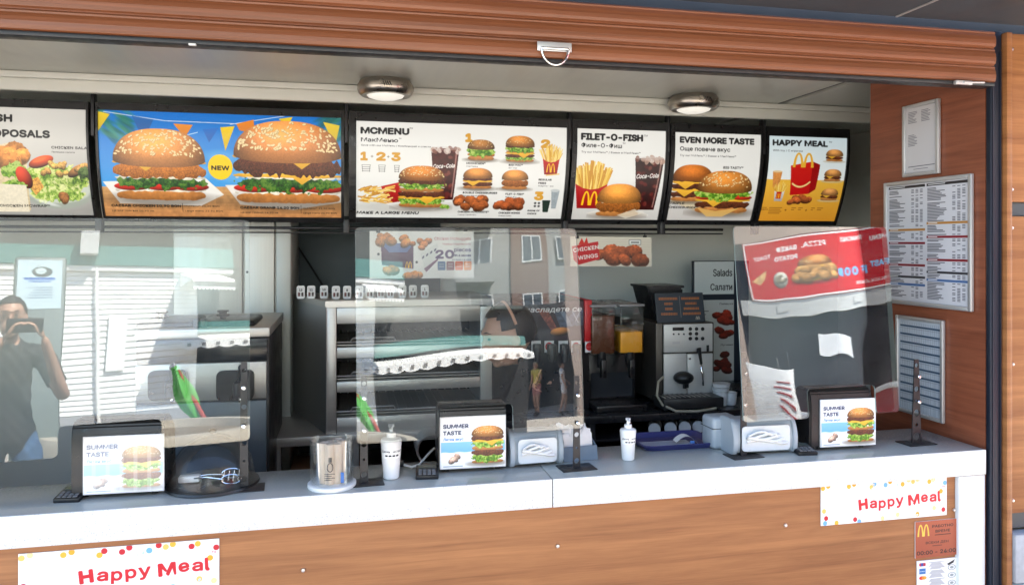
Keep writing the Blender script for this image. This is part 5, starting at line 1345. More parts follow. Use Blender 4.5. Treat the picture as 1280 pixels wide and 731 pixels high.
for bx, by_ in ((4, 6), (24, 6), (4, 38)):
    for k in range(8): A.rect(bx, by_ + k * 2.1, bx + g.uniform(8, 15), by_ + k * 2.1 + .8, (.35, .35, .4))
A.rect(4, 82, 44, 83, (.3, .3, .35)); A.rect(12, 86, 34, 86.8, (.35, .35, .4))
wall_frame("small aluminium framed sheet above the large price list", ((1131, 134), (1176, 123), (1177, 216), (1131, 223)), A)
A = Art(110, 160, 5, (.83, .83, .85))
for cx in (2, 56):
    A.rect(cx, 2, cx + 52, 5.5, (.12, .12, .14)); y_ = 8
    A.rect(cx + 2, 3, cx + 24, 4.2, (.85, .85, .85))
    for blk, (n_, colr) in enumerate(((22, (.72, .50, .22)), (6, None), (1, (.52, .10, .16)), (11, None), (1, (.52, .12, .16)), (5, None), (1, (.2, .2, .22)), (3, None), (1, (.28, .42, .62)), (14, None))):
        if colr and n_ > 1 or colr is None:
            for k in range(n_):
                if y_ > 156: break
                A.rect(cx + 1, y_, cx + g.uniform(12, 26), y_ + .95, (.22, .22, .26)); 
                for xx in (33, 39, 45): 
                    if g.random() > .25: A.rect(cx + xx, y_, cx + xx + 3.8, y_ + .9, (.25, .25, .3))
                y_ += 1.95
                if g.random() > .86: y_ += 2
        if colr: A.rect(cx, y_, cx + 52, y_ + 3, colr); A.rect(cx + 2, y_ + .9, cx + 14, y_ + 2, (.9, .9, .9)); y_ += 4.4
wall_frame("large aluminium framed price list with coloured heading bands", ((1107, 230), (1218, 216), (1218, 385), (1109, 382)), A, 0.014)
A = Art(58, 122, 5, (.74, .78, .82))
for k in range(10): A.rect(2, 8 + k * 11, 56, 10.4 + k * 11, (.22, .32, .42)); A.rect(2, 12 + k * 11, 56, 12.5 + k * 11, (.5, .55, .6))
for k in range(22): x_ = 3 + k * 2.4; A.line(x_, 4, x_ + g.uniform(-1, 1), 120, .35, (.45, .5, .55), .7)
wall_frame("lower aluminium framed timetable with dark blue rows", ((1122, 397), (1181, 396), (1183, 524), (1123, 517)), A)

# ------------------------------------------------------------------ stickers on the counter front
def sticker(name, label, px0, px1, pt, pb, A, cat, rough=.35, skew=0.0, h=None):
    Ys = 0.0135
    xa, xb = xw(px0, Ys), xw(px1, Ys); za = zw(px0, pt, Ys); zb = zw(px0, pb, Ys) if h is None else za - h
    o = thing(name, label, cat, ((xa + xb) / 2, Ys, zb))
    m_ = print_mat("sticker_print_%s" % name, rough=rough, base=.92) if "sticker_print_%s" % name not in MATS else MATS["sticker_print_%s" % name]
    A.sheet("print", lambda U, V: ((U - .5) * (xb - xa), -.001 + 0 * U, (za - zb) * (1 - V) + skew * (U - .5)), m_, o)
    b = MB(); b.prism([(-(xb - xa) / 2, -skew / 2), ((xb - xa) / 2, skew / 2), ((xb - xa) / 2, za - zb + skew / 2), (-(xb - xa) / 2, za - zb - skew / 2)], 'Y', -.0004, .0022); b.build("sheet", PAPER, o)
    return o
def happy(seed, w=250, h=68):
    A = Art(w, h, 5, (.97, .97, .96)); g = random.Random(seed)
    spots = [(4, 6), (14, 3), (54, 6), (64, 3), (98, 10), (104, 5), (126, 8), (135, 3), (160, 9), (172, 3), (181, 6), (190, 3), (214, 8), (222, 5), (246, 12), (6, 44), (10, 56), (8, 64), (66, 62), (74, 66), (150, 60), (190, 62), (224, 54), (243, 58), (120, 64), (238, 26), (30, 65)]
    for x, y in spots:
        c_ = g.choice(((.96, .72, .22), (.96, .78, .40), (.94, .68, .18), (.80, .10, .16), (.97, .86, .62), (.45, .70, .90)))
        A.ell(x, y, 4, 4, c_)
    for i in range(16): A.ell(g.uniform(50, 240), g.choice((g.uniform(3, 14), g.uniform(54, 66))), 2.4, 1.4, g.choice(((.75, .86, .94), (.86, .90, .92), (.93, .88, .80))), g.uniform(0, 3))
    RED = (.84, .07, .14)
    for i, (ch, x, y, ro, wd_) in enumerate((("H", 75, 46, -.10, 15), ("a", 95.5, 44.5, .02, 12.5), ("p", 113, 45.5, .02, 12.5), ("p", 131, 44.5, -.05, 12.5), ("y", 147.5, 43.5, -.05, 14), ("M", 173, 45, -.06, 20), ("e", 198.5, 42, -.1, 12.5), ("a", 215.5, 42, 0, 12.5), ("l", 233, 42, -.04, 3.0))):
        A.text(ch, x, y, 30, RED, .05 if ch in "HMl" else .026, w=wd_, rot=ro)
    A.text("TM", 240, 20, 6, RED, .01)
    return A
sticker("counter_sticker", "large white HAPPY MEAL sticker with confetti dots low on the left", 23, 274, 692, 731, happy(1), "sticker", h=0.117)
sticker("counter_sticker", "smaller white HAPPY MEAL sticker with confetti dots near right corner post", 1026, 1183, 606, 655, happy(2), "sticker", h=0.117)
A = Art(52, 46, 6, (.70, .26, .18)); A.rect(0, 0, 52, 46, (.70, .34, .22), (.64, .31, .20)); A.arches(10, 19, 14, 15, (.95, .78, .30))
IK = (.20, .08, .06)
A.text("РАБОТНО", 21, 9, 6.2, IK, .02, 26); A.text("ВРЕМЕ", 25, 15.5, 6.2, IK, .02, 18); A.rect(24, 18, 44, 19, IK); A.text("ВСЕКИ ДЕН", 13, 29, 5.6, IK, .02, 28); A.rect(21, 31.5, 33, 32.2, IK); A.text("00:00 - 24:00", 2, 42, 8.8, IK, .025, 48)
sticker("hours_sticker", "red sticker with golden arches and opening hours 00:00 to 24:00", 1144, 1196, 652, 697.5, A, "sticker")
A = Art(52, 70, 5, (.95, .95, .95))
A.rect(3, 4, 11, 10, (.75, .12, .2), r=1.5); A.rect(5, 4, 8, 10, (.2, .3, .65), r=1); A.rect(3, 14, 11, 24, (.20, .45, .72), r=.6); A.text("AMEX", 7, 20, 2.6, (.95, .95, .95), .02, 6.4, align='c'); A.ell(6, 31, 3.2, 3.2, (.86, .16, .12)); A.ell(9, 31, 3.2, 3.2, (.95, .62, .12), al=.85)
for k in range(26):
    if k % 9 != 8: A.rect(15 + (k * 7) % 4, 4 + k * 1.7, 35 - (k * 5) % 6, 4.8 + k * 1.7, (.45, .45, .48))
for k in range(3): A.ell(44, 17 + k * 14, 5, 5, (.45, .5, .5)); A.ell(44, 17 + k * 14, 4.2, 4.2, (.95, .95, .95)); A.ell(44, 17 + k * 14, 2.4, 2.4, (.6, .64, .64))
A.poly([(38, 10), (48, 3), (46, 9), (40, 13)], (.1, .12, .12))
sticker("card_sticker", "white sheet of payment card logos under the red hours sticker", 1146, 1197, 701, 731, A, "sticker", h=0.115)
# ------------------------------------------------------------------ people
SKINM = mat("skin", (0.50, 0.28, 0.19), 0.5, 0, 0.06, 30)
def hand_mesh(b, wrist, fdir, palm_n, side, curl, size=1.0):
    """palm, four unequal bent fingers and a thumb from the side of the palm; fdir: along the fingers, palm_n: out of the palm"""
    f = Vector(fdir).normalized(); n = (Vector(palm_n) - f * Vector(palm_n).dot(f)).normalized(); s_ = f.cross(n) * side
    w = Vector(wrist); k = size
    M_ = Matrix((s_, f, n)).transposed().to_4x4()
    b.ball(w + f * .045 * k, (.040 * k, .052 * k, .015 * k), 16, M=M_)
    for i, (o_, L) in enumerate(((-.030, .070), (-.010, .080), (.010, .075), (.028, .060))):
        p = w + f * .082 * k + s_ * o_ * k; d = f.copy(); pts = [p - f * .02 * k]
        pts.append(p); a = 0
        for sg in (.42, .32, .26):
            a += curl * (1 + .1 * i); d = f * math.cos(a) + n * math.sin(a); p = p + d * L * sg * k; pts.append(p.copy())
        b.tube(pts, [.0085 * k, .0088 * k, .0082 * k, .0075 * k, .006 * k], 8)
    t0 = w + f * .03 * k - s_ * .032 * k
    d1 = (-s_ * .75 + f * .65 + n * .35).normalized(); d2 = (-s_ * .25 + f * .85 + n * .55).normalized()
    b.tube([t0 + s_ * .012 * k, t0 + d1 * .022 * k, t0 + d1 * .045 * k, t0 + d1 * .045 * k + d2 * .030 * k], [.012 * k, .011 * k, .010 * k, .007 * k], 8)
def evaluated(me_obj):
    dg = bpy.context.evaluated_depsgraph_get(); dg.update()
    m = bpy.data.meshes.new_from_object(me_obj.evaluated_get(dg)); return m
def person(label, loc, rz, J, head_dir, hair, clothes, hands, voxel=0.008, fem=False, group=None, name="person"):
    """J: joint positions; clothes: list of (name, material, bones, push)"""
    root = thing(name, label, "person", loc, rz, group)
    V, E, Rr = [], [], []
    def add(j, r, parent=None):
        V.append(Vector(J[j]) if isinstance(j, str) else Vector(j)); Rr.append(r)
        if parent is not None: E.append((parent, len(V) - 1))
        return len(V) - 1
    pel = add('pelvis', (.15, .11)); wa = add((Vector(J['pelvis']) * .5 + Vector(J['chest']) * .5), (.135 if not fem else .12, .10), pel)
    ch = add('chest', (.155 if not fem else .13, .115), wa); nb = add((Vector(J['chest']) * .25 + Vector(J['neck']) * .75), (.10, .075), ch); nk = add('neck', (.056, .056), nb)
    add((Vector(J['neck']) * .4 + Vector(J['head']) * .6), (.05, .055), nk)
    for s_ in 'LR':
        sh_ = add('sh' + s_, (.066, .062), nb); m1 = add((Vector(J['sh' + s_]) * .5 + Vector(J['el' + s_]) * .5), (.052, .05), sh_); el = add('el' + s_, (.042, .042), m1)
        m2 = add((Vector(J['el' + s_]) * .65 + Vector(J['wr' + s_]) * .35), (.042, .040), el); add('wr' + s_, (.028, .024), m2)
        hp = add('hip' + s_, (.095, .095), pel); m3 = add((Vector(J['hip' + s_]) * .5 + Vector(J['kn' + s_]) * .5), (.078, .078), hp); kn = add('kn' + s_, (.058, .058), m3)
        m4 = add((Vector(J['kn' + s_]) * .6 + Vector(J['an' + s_]) * .4), (.056, .058), kn); an = add('an' + s_, (.038, .04), m4); add('to' + s_, (.040, .028), an)
    me = bpy.data.meshes.new("tmp"); me.from_pydata([tuple(v) for v in V], E, [])
    ob = bpy.data.objects.new("tmp", me); COL.objects.link(ob)
    sk = ob.modifiers.new("s", 'SKIN'); sk.use_smooth_shade = True; sk.branch_smoothing = .6
    for i, v in enumerate(me.skin_vertices[0].data): v.radius = Rr[i]; v.use_root = (i == 0)
    ob.modifiers.new("u", 'SUBSURF').levels = 1; ob.modifiers["u"].render_levels = 1
    sm = evaluated(ob); bpy.data.objects.remove(ob)
    b = MB(); t = bmesh.new(); t.from_mesh(sm); b.merge(t, True)
    hd = Vector(J['head']); fd = Vector(head_dir).normalized(); up = (hd - Vector(J['neck'])).normalized(); up = (up * .5 + Vector((0, 0, 1)) * .5)
    sd_ = fd.cross(up).normalized(); up = sd_.cross(fd).normalized()
    HM = Matrix((sd_, fd, up)).transposed().to_4x4()
    def hp_(x, y, z): return hd + sd_ * x + fd * y + up * z
    b.ball(hd + up * .015 - fd * .01, (.076, .096, .098), 24, M=HM); b.ball(hp_(0, .020, -.055), (.056, .066, .062), 20, M=HM); b.ball(hp_(0, .062, -.098), (.024, .02, .018), 12, M=HM)
    b.tube([hp_(0, .082, .012), hp_(0, .100, -.014), hp_(0, .112, -.034), hp_(0, .090, -.042)], [.009, .011, .015, .010], 10)
    b.tube([hp_(-.04, .078, .030), hp_(0, .092, .028), hp_(.04, .078, .030)], [.008, .010, .008], 8)
    b.tube([hp_(-.022, .080, -.070), hp_(0, .090, -.069), hp_(.022, .080, -.070)], [.006, .010, .006], 8)
    for s_ in (-1, 1): b.ball(hp_(s_ * .076, -.005, -.012), (.012, .022, .034), 12, M=HM)
    for (wk, fdv, pn, side, curl) in hands: hand_mesh(b, J[wk], fdv, pn, side, curl)
    body = b.build("body_tmp", SKINM); rm = body.modifiers.new("r", 'REMESH'); rm.mode = 'VOXEL'; rm.voxel_size = voxel
    so = body.modifiers.new("s", 'SMOOTH'); so.iterations = 4; so.factor = .5
    bm_ = evaluated(body); bpy.data.objects.remove(body)
    for p in bm_.polygons: p.use_smooth = True
    bo = link("body", bm_, SKINM, root)
    # which bone each face belongs to
    segs = [('torso', J['pelvis'], J['neck'])] + [(n_ + s_, J[a + s_], J[c + s_]) for s_ in 'LR' for n_, a, c in (('uarm', 'sh', 'el'), ('farm', 'el', 'wr'), ('thigh', 'hip', 'kn'), ('shin', 'kn', 'an'), ('foot', 'an', 'to'))] + [('headz', J['neck'], J['head'])] + [('hand' + k_[0][2], J[k_[0]], Vector(J[k_[0]]) + Vector(k_[1]).normalized() * .16) for k_ in hands] + [('shouldR', J['neck'], J['shR']), ('shouldL', J['neck'], J['shL'])]
    C_ = np.empty(len(bm_.polygons) * 3); bm_.polygons.foreach_get("center", C_); C_ = C_.reshape(-1, 3)
    D_ = []; T_ = []
    for nme, a, c in segs:
        a, c = np.array(a, float), np.array(c, float); ab = c - a; tt = np.clip(((C_ - a) @ ab) / (ab @ ab), 0, 1)
        d = np.linalg.norm(C_ - a - tt[:, None] * ab, axis=1)
        if nme == 'torso': d = d * .55
        if nme.startswith('should'): d = d * .8
        D_.append(d); T_.append(tt)
    idx = np.argmin(np.array(D_), 0); T_ = np.array(T_)
    tv = T_[idx, np.arange(len(idx))]
    for cname, cm, bones, push, lim in clothes:
        keep = np.zeros(len(idx), bool)
        for i, sg in enumerate(segs):
            base = sg[0].rstrip('LR') if sg[0] not in ('torso', 'headz') else sg[0]
            if base in bones:
                lo, hi = bones[base]; keep |= (idx == i) & (tv >= lo) & (tv <= hi)
        if lim: keep &= lim(C_)
        t = bmesh.new(); t.from_mesh(bm_); t.normal_update()
        fl = list(t.faces); bmesh.ops.delete(t, geom=[f for f, k_ in zip(fl, keep) if not k_], context='FACES')
        seen = set()
        for f0 in list(t.faces):                                  # drop stray scraps of cloth
            if f0 in seen: continue
            isl, st = [], [f0]; seen.add(f0)
            while st:
                f = st.pop(); isl.append(f)
                for e in f.edges:
                    for f2 in e.link_faces:
                        if f2 not in seen: seen.add(f2); st.append(f2)
            if len(isl) < 400 * (.009 / voxel) ** 2 * .5: bmesh.ops.delete(t, geom=isl, context='FACES')
        t.normal_update()
        for v in t.verts: v.co += v.normal * push
        wv = [v.co.copy() for v in t.verts]
        cm_ = bpy.data.meshes.new(cname)
        for f in t.faces: f.smooth = True
        # soft folds
        for v in t.verts: v.co += v.normal * (.0035 * sn(v.co.z * 70 + v.co.x * 35) * sn(v.co.x * 60 - v.co.y * 50))
        t.to_mesh(cm_); t.free(); link(cname, cm_, cm, root)
    # hair, eyes, brows
    for s_ in (-1, 1):
        b = MB(); b.ball(hp_(s_ * .030, .081, .006), (.010, .006, .005), 12, M=HM); b.build("eye", mat("eye_dark", (0.03, 0.02, 0.015), 0.2), root)
        b = MB(); b.tube([hp_(s_ * .014, .094, .030), hp_(s_ * .032, .088, .034), hp_(s_ * .050, .074, .026)], [.0016, .0024, .001], 6); b.build("eyebrow", HAIRD, root)
    b = MB(); b.tube([hp_(-.020, .0905, -.0685), hp_(0, .0995, -.068), hp_(.020, .0905, -.0685)], [.0012, .0022, .0012], 6)
    b.build("lips", mat("lip_dark", (0.16, 0.06, 0.05), 0.6), root)
    t = bmesh.new(); bmesh.ops.create_uvsphere(t, u_segments=36, v_segments=24, radius=1)
    for v in t.verts: v.co = Vector((v.co.x * .084, v.co.y * .105, v.co.z * .108))
    bmesh.ops.delete(t, geom=[v for v in t.verts if (v.co.y > .062 and v.co.z < .060) or (v.co.y > .012 and v.co.z < .012) or (v.co.z < -.02 - (.045 if fem else 0) and v.co.y > -.075) or v.co.z < -.085], context='VERTS')
    g = random.Random(3)
    for v in t.verts: v.co *= 1 + g.uniform(-.015, .02)
    t.transform(HM)
    for v in t.verts: v.co += hd + up * .018 - fd * .012
    b = MB(); b.merge(t, True)
    if fem:
        b.ball(hp_(0, -.098, -.005), (.030, .026, .030), 16, M=HM)
        for k in range(10): b.tube([hp_(.05 * math.cos(k), .03, .095), hp_(.075 * math.cos(k * .6), -.03, .09), hp_(.02 * math.cos(k), -.10, .06)], .006, 6)
    b.build("hair", hair, root)
    return root, hp_, HM
def limbs(pelvis, chest, neck, head, arms, legs, face):
    J = dict(pelvis=pelvis, chest=chest, neck=neck, head=head)
    for s_, (a, e, w) in arms.items(): J['sh' + s_], J['el' + s_], J['wr' + s_] = a, e, w
    for s_, (h, k, an, to) in legs.items(): J['hip' + s_], J['kn' + s_], J['an' + s_], J['to' + s_] = h, k, an, to
    return J
HAIRD = mat("dark_hair", (0.025, 0.017, 0.013), 0.45, 0, 0.4, 60)
SHIRT = mat("blue_grey_shirt", srgb(72, 84, 102), 0.8, 0, 0.1, 60, 0.2)
TROU = mat("dark_trousers", (0.02, 0.02, 0.025), 0.8, 0, 0.1, 60)
# the worker, bending over her work behind the middle screen
hw_ = W(634, 418, 0.90)
bx = hw_.x; z0 = hw_.z
base = Vector((bx + 0.14, 0.92, 0.03))
L_ = lambda x, y, z: Vector((x - base.x, y + .08 - base.y, z - base.z))
J = limbs(L_(bx + .34, .88, z0 - .36), L_(bx + .145, .86, z0 - .19), L_(bx + .045, .83, z0 - .095), L_(bx, .82, z0),
          {'L': (L_(bx + .10, .66, z0 - .17), L_(bx + .06, .60, z0 - .43), L_(bx - .10, .66, z0 - .55)), 'R': (L_(bx + .12, 1.03, z0 - .17), L_(bx + .05, 1.08, z0 - .42), L_(bx - .12, 1.0, z0 - .52))},
          {'L': (L_(bx + .34, .79, z0 - .42), L_(bx + .26, .77, .50), L_(bx + .36, .77, .11), L_(bx + .20, .76, .065)), 'R': (L_(bx + .34, .97, z0 - .42), L_(bx + .25, .99, .50), L_(bx + .34, 1.0, .11), L_(bx + .18, 1.01, .065))}, None)
wk, hpf, HM_ = person("kiosk worker with dark tied hair and grey shirt bending behind the middle screen", base, 0, J, (-1, -.10, -.22), HAIRD,
    [("shirt", SHIRT, {'torso': (-.1, .93), 'uarm': (0, .75), 'should': (.45, 1)}, .010, None), ("trousers", TROU, {'thigh': (0, 1), 'shin': (0, .95)}, .009, None), ("shoes", BLACK, {'foot': (0, 1)}, .008, None)],
    [('wrL', (-1, .1, -.3), (0, .4, -1), 1, .35), ('wrR', (-1, -.1, -.3), (0, -.4, -1), -1, .35)], 0.009, True)
b = MB(); b.tube([hpf(.085 * math.cos(a), -.02 + .01 * math.sin(a), .02 + .105 * math.sin(a)) for a in np.linspace(.25, math.pi - .25, 14)], .006, 8); b.build("hair_band", mat("copper_band", (0.5, 0.26, 0.17), 0.5), wk)
# ------------------------------------------------------------------ the street behind the customers: what the acrylic screens mirror
def mirror(key, px, py, dist):
    """the place in the street that shows at that pixel of a screen, DIST metres along the light's way"""
    f, wd, ht, org, du, dv, n = SCREENS[key]
    C0 = Vector((0, -CAMD, CAMZ)); d = ray(px, py).normalized()
    t = (org - C0).dot(n) / d.dot(n); h = C0 + d * t
    u, v = (h - org).dot(du) / wd, (h - org).dot(dv) / ht
    e = .01; tu = f(u + e, v) - f(u - e, v); tv = f(u, v + e) - f(u, v - e); m = tu.cross(tv).normalized()
    if m.dot(n) < 0: m = -m
    r = d - m * 2 * d.dot(m)
    return h + r * (dist - (h - C0).length)

if os.environ.get("DBG"):
    for key, pts in (("a", ((25, 395), (5, 300), (90, 300), (310, 300), (60, 560), (300, 450), (105,400),(250,330),(150,500))), ("b", ((450, 300), (730, 300), (460, 450), (720, 450), (590, 300), (675, 500))), ("c", ((930, 300), (1110, 300), (930, 380), (1110, 380), (1000, 440)))):
        for q in pts: print("MIRROR", key, q, [tuple(round(c, 2) for c in mirror(key, *q, L_)) for L_ in (4.1, 8, 11)])
SHIRTB = mat("black_polo", (0.016, 0.016, 0.017), 0.8, 0, 0.1, 60, 0.2)
JEANS = mat("blue_jeans", (0.06, 0.13, 0.26), 0.85, 0, 0.25, 30, 0.2)
m0 = mirror("a", 15, 396, 4.1)
base = Vector((m0.x, m0.y - .02, 0.0)); hz = m0.z
arms = {'R': ((.185, -.02, hz - .22), (.30, .12, hz - .46), (.185, .30, hz - .13)), 'L': ((-.185, -.02, hz - .22), (-.27, .13, hz - .45), (.0, .30, hz - .13))}
legs = {'R': ((.10, 0, .92), (.13, .03, .50), (.14, -.01, .08), (.15, .14, .035)), 'L': ((-.10, 0, .92), (-.13, .03, .50), (-.14, -.01, .08), (-.15, .14, .035))}
J = limbs((0, 0, .98), (0, -.01, hz - .33), (0, -.03, hz - .13), (0, .02, hz), arms, legs, None)
mn, _a, _b = person("man in black polo and jeans holding up a phone, mirrored in the left screen", base, 0, J, (.05, 1, -.06), HAIRD,
    [("polo_shirt", SHIRTB, {'torso': (.0, .95), 'uarm': (0, .62), 'should': (0, 1)}, .011, None), ("jeans", JEANS, {'thigh': (0, 1), 'shin': (0, .97)}, .010, None), ("shoes", BLACK, {'foot': (0, 1)}, .009, None)],
    [('wrR', (-.55, .25, .8), (-.6, -.2, -.3), -1, .5), ('wrL', (.55, .25, .8), (.6, -.2, -.3), 1, .5)], 0.008)
mn.scale = (.88, .95, 1)
ph = thing("mobile_phone", "black phone held sideways by the mirrored man in polo", "phone", base + Vector((.083, .32, hz - .075)), R(2))
b = MB(); b.box(-.078, .078, -.004, .004, -.036, .036, .006, 3); b.build("case", BLACK, ph)
b = MB(); b.box(-.07, -.045, .0042, .006, .005, .03, .002); b.lathe([(0, .0075), (.006, .007), (.007, .0045)], (-.058, 0, .022), 14, 'Y'); b.build("camera_bump", BLACKM, ph)

def wallbox(b, x0, x1, z0, z1, Yw, d, bev=0): b.box(x0, x1, Yw - d, Yw, z0, z1, bev)
# white slatted shop across the street
YS = -8.9
o = thing("shuttered_shop", "white shop with slatted shutters mirrored behind the man with phone", "shop", (0.2, YS, 0))
SLW = mat("white_slats", (0.80, 0.80, 0.78), 0.5, 0, 0.04, 3)
prof = []
for k in range(26): prof += [(0.0, .55 + k * .105), (.030, .562 + k * .105), (.012, .65 + k * .105)]
prof += [(-.05, .55 + 26 * .105), (-.05, .55)]
b = MB(); b.prism(prof, 'X', -2.4, .98); b.build("slatted_shutter", SLW, o)
b = MB(); wallbox(b, -3.6, .98, 0, .55, .05, .2); b.build("base_wall", mat("grey_base", (.35, .35, .36), .8), o)
b = MB(); wallbox(b, -3.6, 1.62, 3.29, 3.42, .12, .3, .01); b.build("white_fascia", SLW, o)
TEAL = mat("teal_fascia", (0.10, 0.24, 0.22), 0.5, 0, 0.1)
b = MB(); wallbox(b, -3.6, 1.62, 3.42, 3.86, .16, .3); b.build("teal_fascia", TEAL, o)
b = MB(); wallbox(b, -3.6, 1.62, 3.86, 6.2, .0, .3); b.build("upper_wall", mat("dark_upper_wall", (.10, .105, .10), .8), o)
b = MB(); wallbox(b, -.80, -.55, 3.62, 4.1, .45, .25); b.build("junction_box", mat("box_grey", (.55, .56, .55), .5), o)
b = MB(); b.tube([(-.56, .1, 3.6), (-.55, .1, 2.6), (-.47, .1, 1.4), (-.42, .1, .3)], .028, 10); b.build("drain_pipe", SLW, o)
b = MB(); wallbox(b, -.36, -.10, 1.35, 2.30, .075, .03); b.build("white_notice", mat("notice_glare_white", (.86, .86, .85), .5), o)
o = thing("shop_awning", "white awning with scalloped edge on the slatted shop", "awning", (1.1, YS, 3.28))
AWN = mat("awning_cloth", (0.80, 0.79, 0.76), 0.8, 0, 0.05)
def awning_mesh(o, x0, x1, p, drop, val, stripe=None):
    n = 44; rows = [[(x0 + (x1 - x0) * u / n, .05, 0) for u in range(n + 1)], [(x0 + (x1 - x0) * u / n, p, -drop) for u in range(n + 1)], [(x0 + (x1 - x0) * u / n, p + .02, -drop - val * (.75 + .25 * abs(sn(u / n * math.pi * 11)))) for u in range(n + 1)]]
    b = MB(); b.quadmesh(rows, False)
    for side in (0, -1): b._tag([b.bm.faces.new([b.bm.verts.new(rows[k][side]) for k in range(2)] + [b.bm.verts.new((rows[0][side][0], .05, -drop))])])
    b.build("cloth", AWN, o)
    b = MB()
    for k in range(14):
        x = x0 + (x1 - x0) * (k + .5) / 14; b.box(x - .03, x + .03, p + .026, p + .03, -drop - val * .62, -drop - val * .25)
    b.build("valance_print", mat("valance_grey", (.25, .24, .23), .8), o)
awning_mesh(o, -.2, .45, 1.35, .35, .25)
# second shop with long scalloped awning
q0, q1 = Vector((.86, -8.37, 1.67)), Vector((3.9, -7.85, 1.67))
ro = math.atan2(q1.y - q0.y, q1.x - q0.x); aw_w = math.hypot(q1.x - q0.x, q1.y - q0.y)
bx_ = Vector((math.cos(ro), math.sin(ro), 0)); by_ = Vector((-math.sin(ro), math.cos(ro), 0))
sc_ = q0 - by_ * 1.15
o = thing("awning_shop", "dark fronted shop under a long white scalloped awning mirrored in the middle", "shop", (sc_.x, sc_.y, 0), ro)
b = MB(); b.box(.03, aw_w + .1, -.3, 0, 0, q0.z + .25); b.build("dark_front", mat("dark_front", (.03, .032, .035), .4), o)
b = MB(); b.box(.03, aw_w + .1, -.28, .06, q0.z + .26, q0.z + .5); b.build("teal_band", TEAL, o)
b = MB(); b.box(.03, aw_w * .62, -.3, 0, q0.z + .51, 7.5); b.build("upper_wall", mat("shade_wall", (.09, .09, .09), .8), o)  # upper storey made tall and dark to keep bright sky out of the reflection
for x_ in (.15, .58): b = MB(); b.box(aw_w * x_, aw_w * (x_ + .3), .001, .02, .9, q0.z - .1); b.build("window_pane", mat("shop_glass", (.03, .04, .05), .08), o)
aw = thing("long_awning", "long white awning with scalloped valance over the dark shop front", "awning", (sc_.x, sc_.y, q0.z + .20), ro)
awning_mesh(aw, 0, aw_w, 1.15, .15, .15)
# apartments
o = thing("apartment_block", "pale apartment block with balconies and a brick red strip mirrored above", "building", (11, -24, 0), R(10))
APW = mat("apartment_render", (.27, .27, .26), .8, 0, .06, 1)
b = MB(); b.box(-6, 7, -8, 0, 0, 17); b.build("walls", APW, o)
b = MB(); b.box(-1.0, 1.2, .0, .12, 0, 17); b.build("brick_strip", mat("brick_red", (.17, .10, .08), .8), o)
for fl in range(5):
    z_ = 1.2 + fl * 2.9
    for x_ in (-5, -3.2, 1.8, 3.6, 5.3, -.4):
        b = MB(); b.box(x_, x_ + 1.2, .13, .17, z_ + .6, z_ + 2.0, .0); w_ = b.build("window", mat("window_white", (.58, .58, .57), .5), o)
        b = MB(); b.box(x_ + .08, x_ + .56, .171, .175, z_ + .68, z_ + 1.92); b.box(x_ + .64, x_ + 1.12, .171, .175, z_ + .68, z_ + 1.92); b.build("pane", mat("window_glass", (.06, .08, .10), .1), w_)
    b = MB(); b.box(-5.6, -2.0, .0, 1.1, z_ - .35, z_ - .2); b.box(-5.6, -2.0, 1.0, 1.08, z_ - .2, z_ + .6); b.build("balcony", APW, o)
q0, q1 = mirror("b", 600, 388, 22), mirror("b", 735, 388, 22)
rh = math.atan2(q1.y - q0.y, q1.x - q0.x)
o = thing("dark_street_block", "added long low dark block dimming the reflection below the apartment block", "building", (q0.x, q0.y, 0), rh)  # invented block, added to keep the reflection dark in front of the worker
b = MB(); b.box(-4, 14, -3, 0, 0, q0.z); b.build("walls", mat("dark_block_wall", (.035, .04, .042), .6, 0, .2, 1), o)
b = MB(); b.box(-4.2, 14.2, -3.2, .5, q0.z + .001, q0.z + .14); b.build("roof", mat("dark_block_roof", (.10, .13, .12), .6), o)
for k in range(6): b = MB(); b.box(-3 + k * 2.6, -1.2 + k * 2.6, .002, .03, .6, q0.z - .9); b.build("window", mat("shop_glass", (.03, .04, .05), .08), o)
# pedestrians
def walker(px, py, dist, label, top, bottom, rz, hair, lean=0):
    q = mirror("b", px, py, dist)
    J = limbs((0, 0, .92), (0, .01, 1.24), (0, 0, 1.42), (0, .03, 1.55), {'R': ((.16, 0, 1.36), (.22, .04, 1.10), (.16, .20, .98)), 'L': ((-.16, 0, 1.36), (-.22, -.03, 1.10), (-.24, .06, .86))},
              {'R': ((.09, 0, .88), (.11, .10, .48), (.12, .04, .08), (.13, .18, .035)), 'L': ((-.09, 0, .88), (-.10, -.02, .48), (-.11, -.16, .09), (-.11, -.02, .035))}, None)
    return person(label, (q.x, q.y, 0), rz, J, (0, 1, -.05), hair, [("top", top, {'torso': (.05, .95), 'uarm': (0, .5), 'should': (0, 1)}, .012, None), ("shorts", bottom, {'thigh': (0, .7)}, .012, None), ("shoes", BLACK, {'foot': (0, 1)}, .01, None)],
        [('wrR', (0, .5, -.9), (-.9, 0, 0), -1, .4), ('wrL', (0, .3, -.9), (.9, 0, 0), 1, .4)], 0.014, True)
walker(671, 484, 18, "passer-by in yellow top mirrored in the middle screen's lower right", mat("yellow_cloth", (.55, .43, .10), .8), mat("pink_cloth", (.5, .22, .2), .8), R(60), mat("fair_hair", (.45, .38, .25), .6))
walker(704, 486, 17, "passer-by in white dress mirrored at the middle screen's right edge", mat("white_cloth", (.75, .74, .72), .8), mat("white_cloth", ), R(-70), HAIRD)
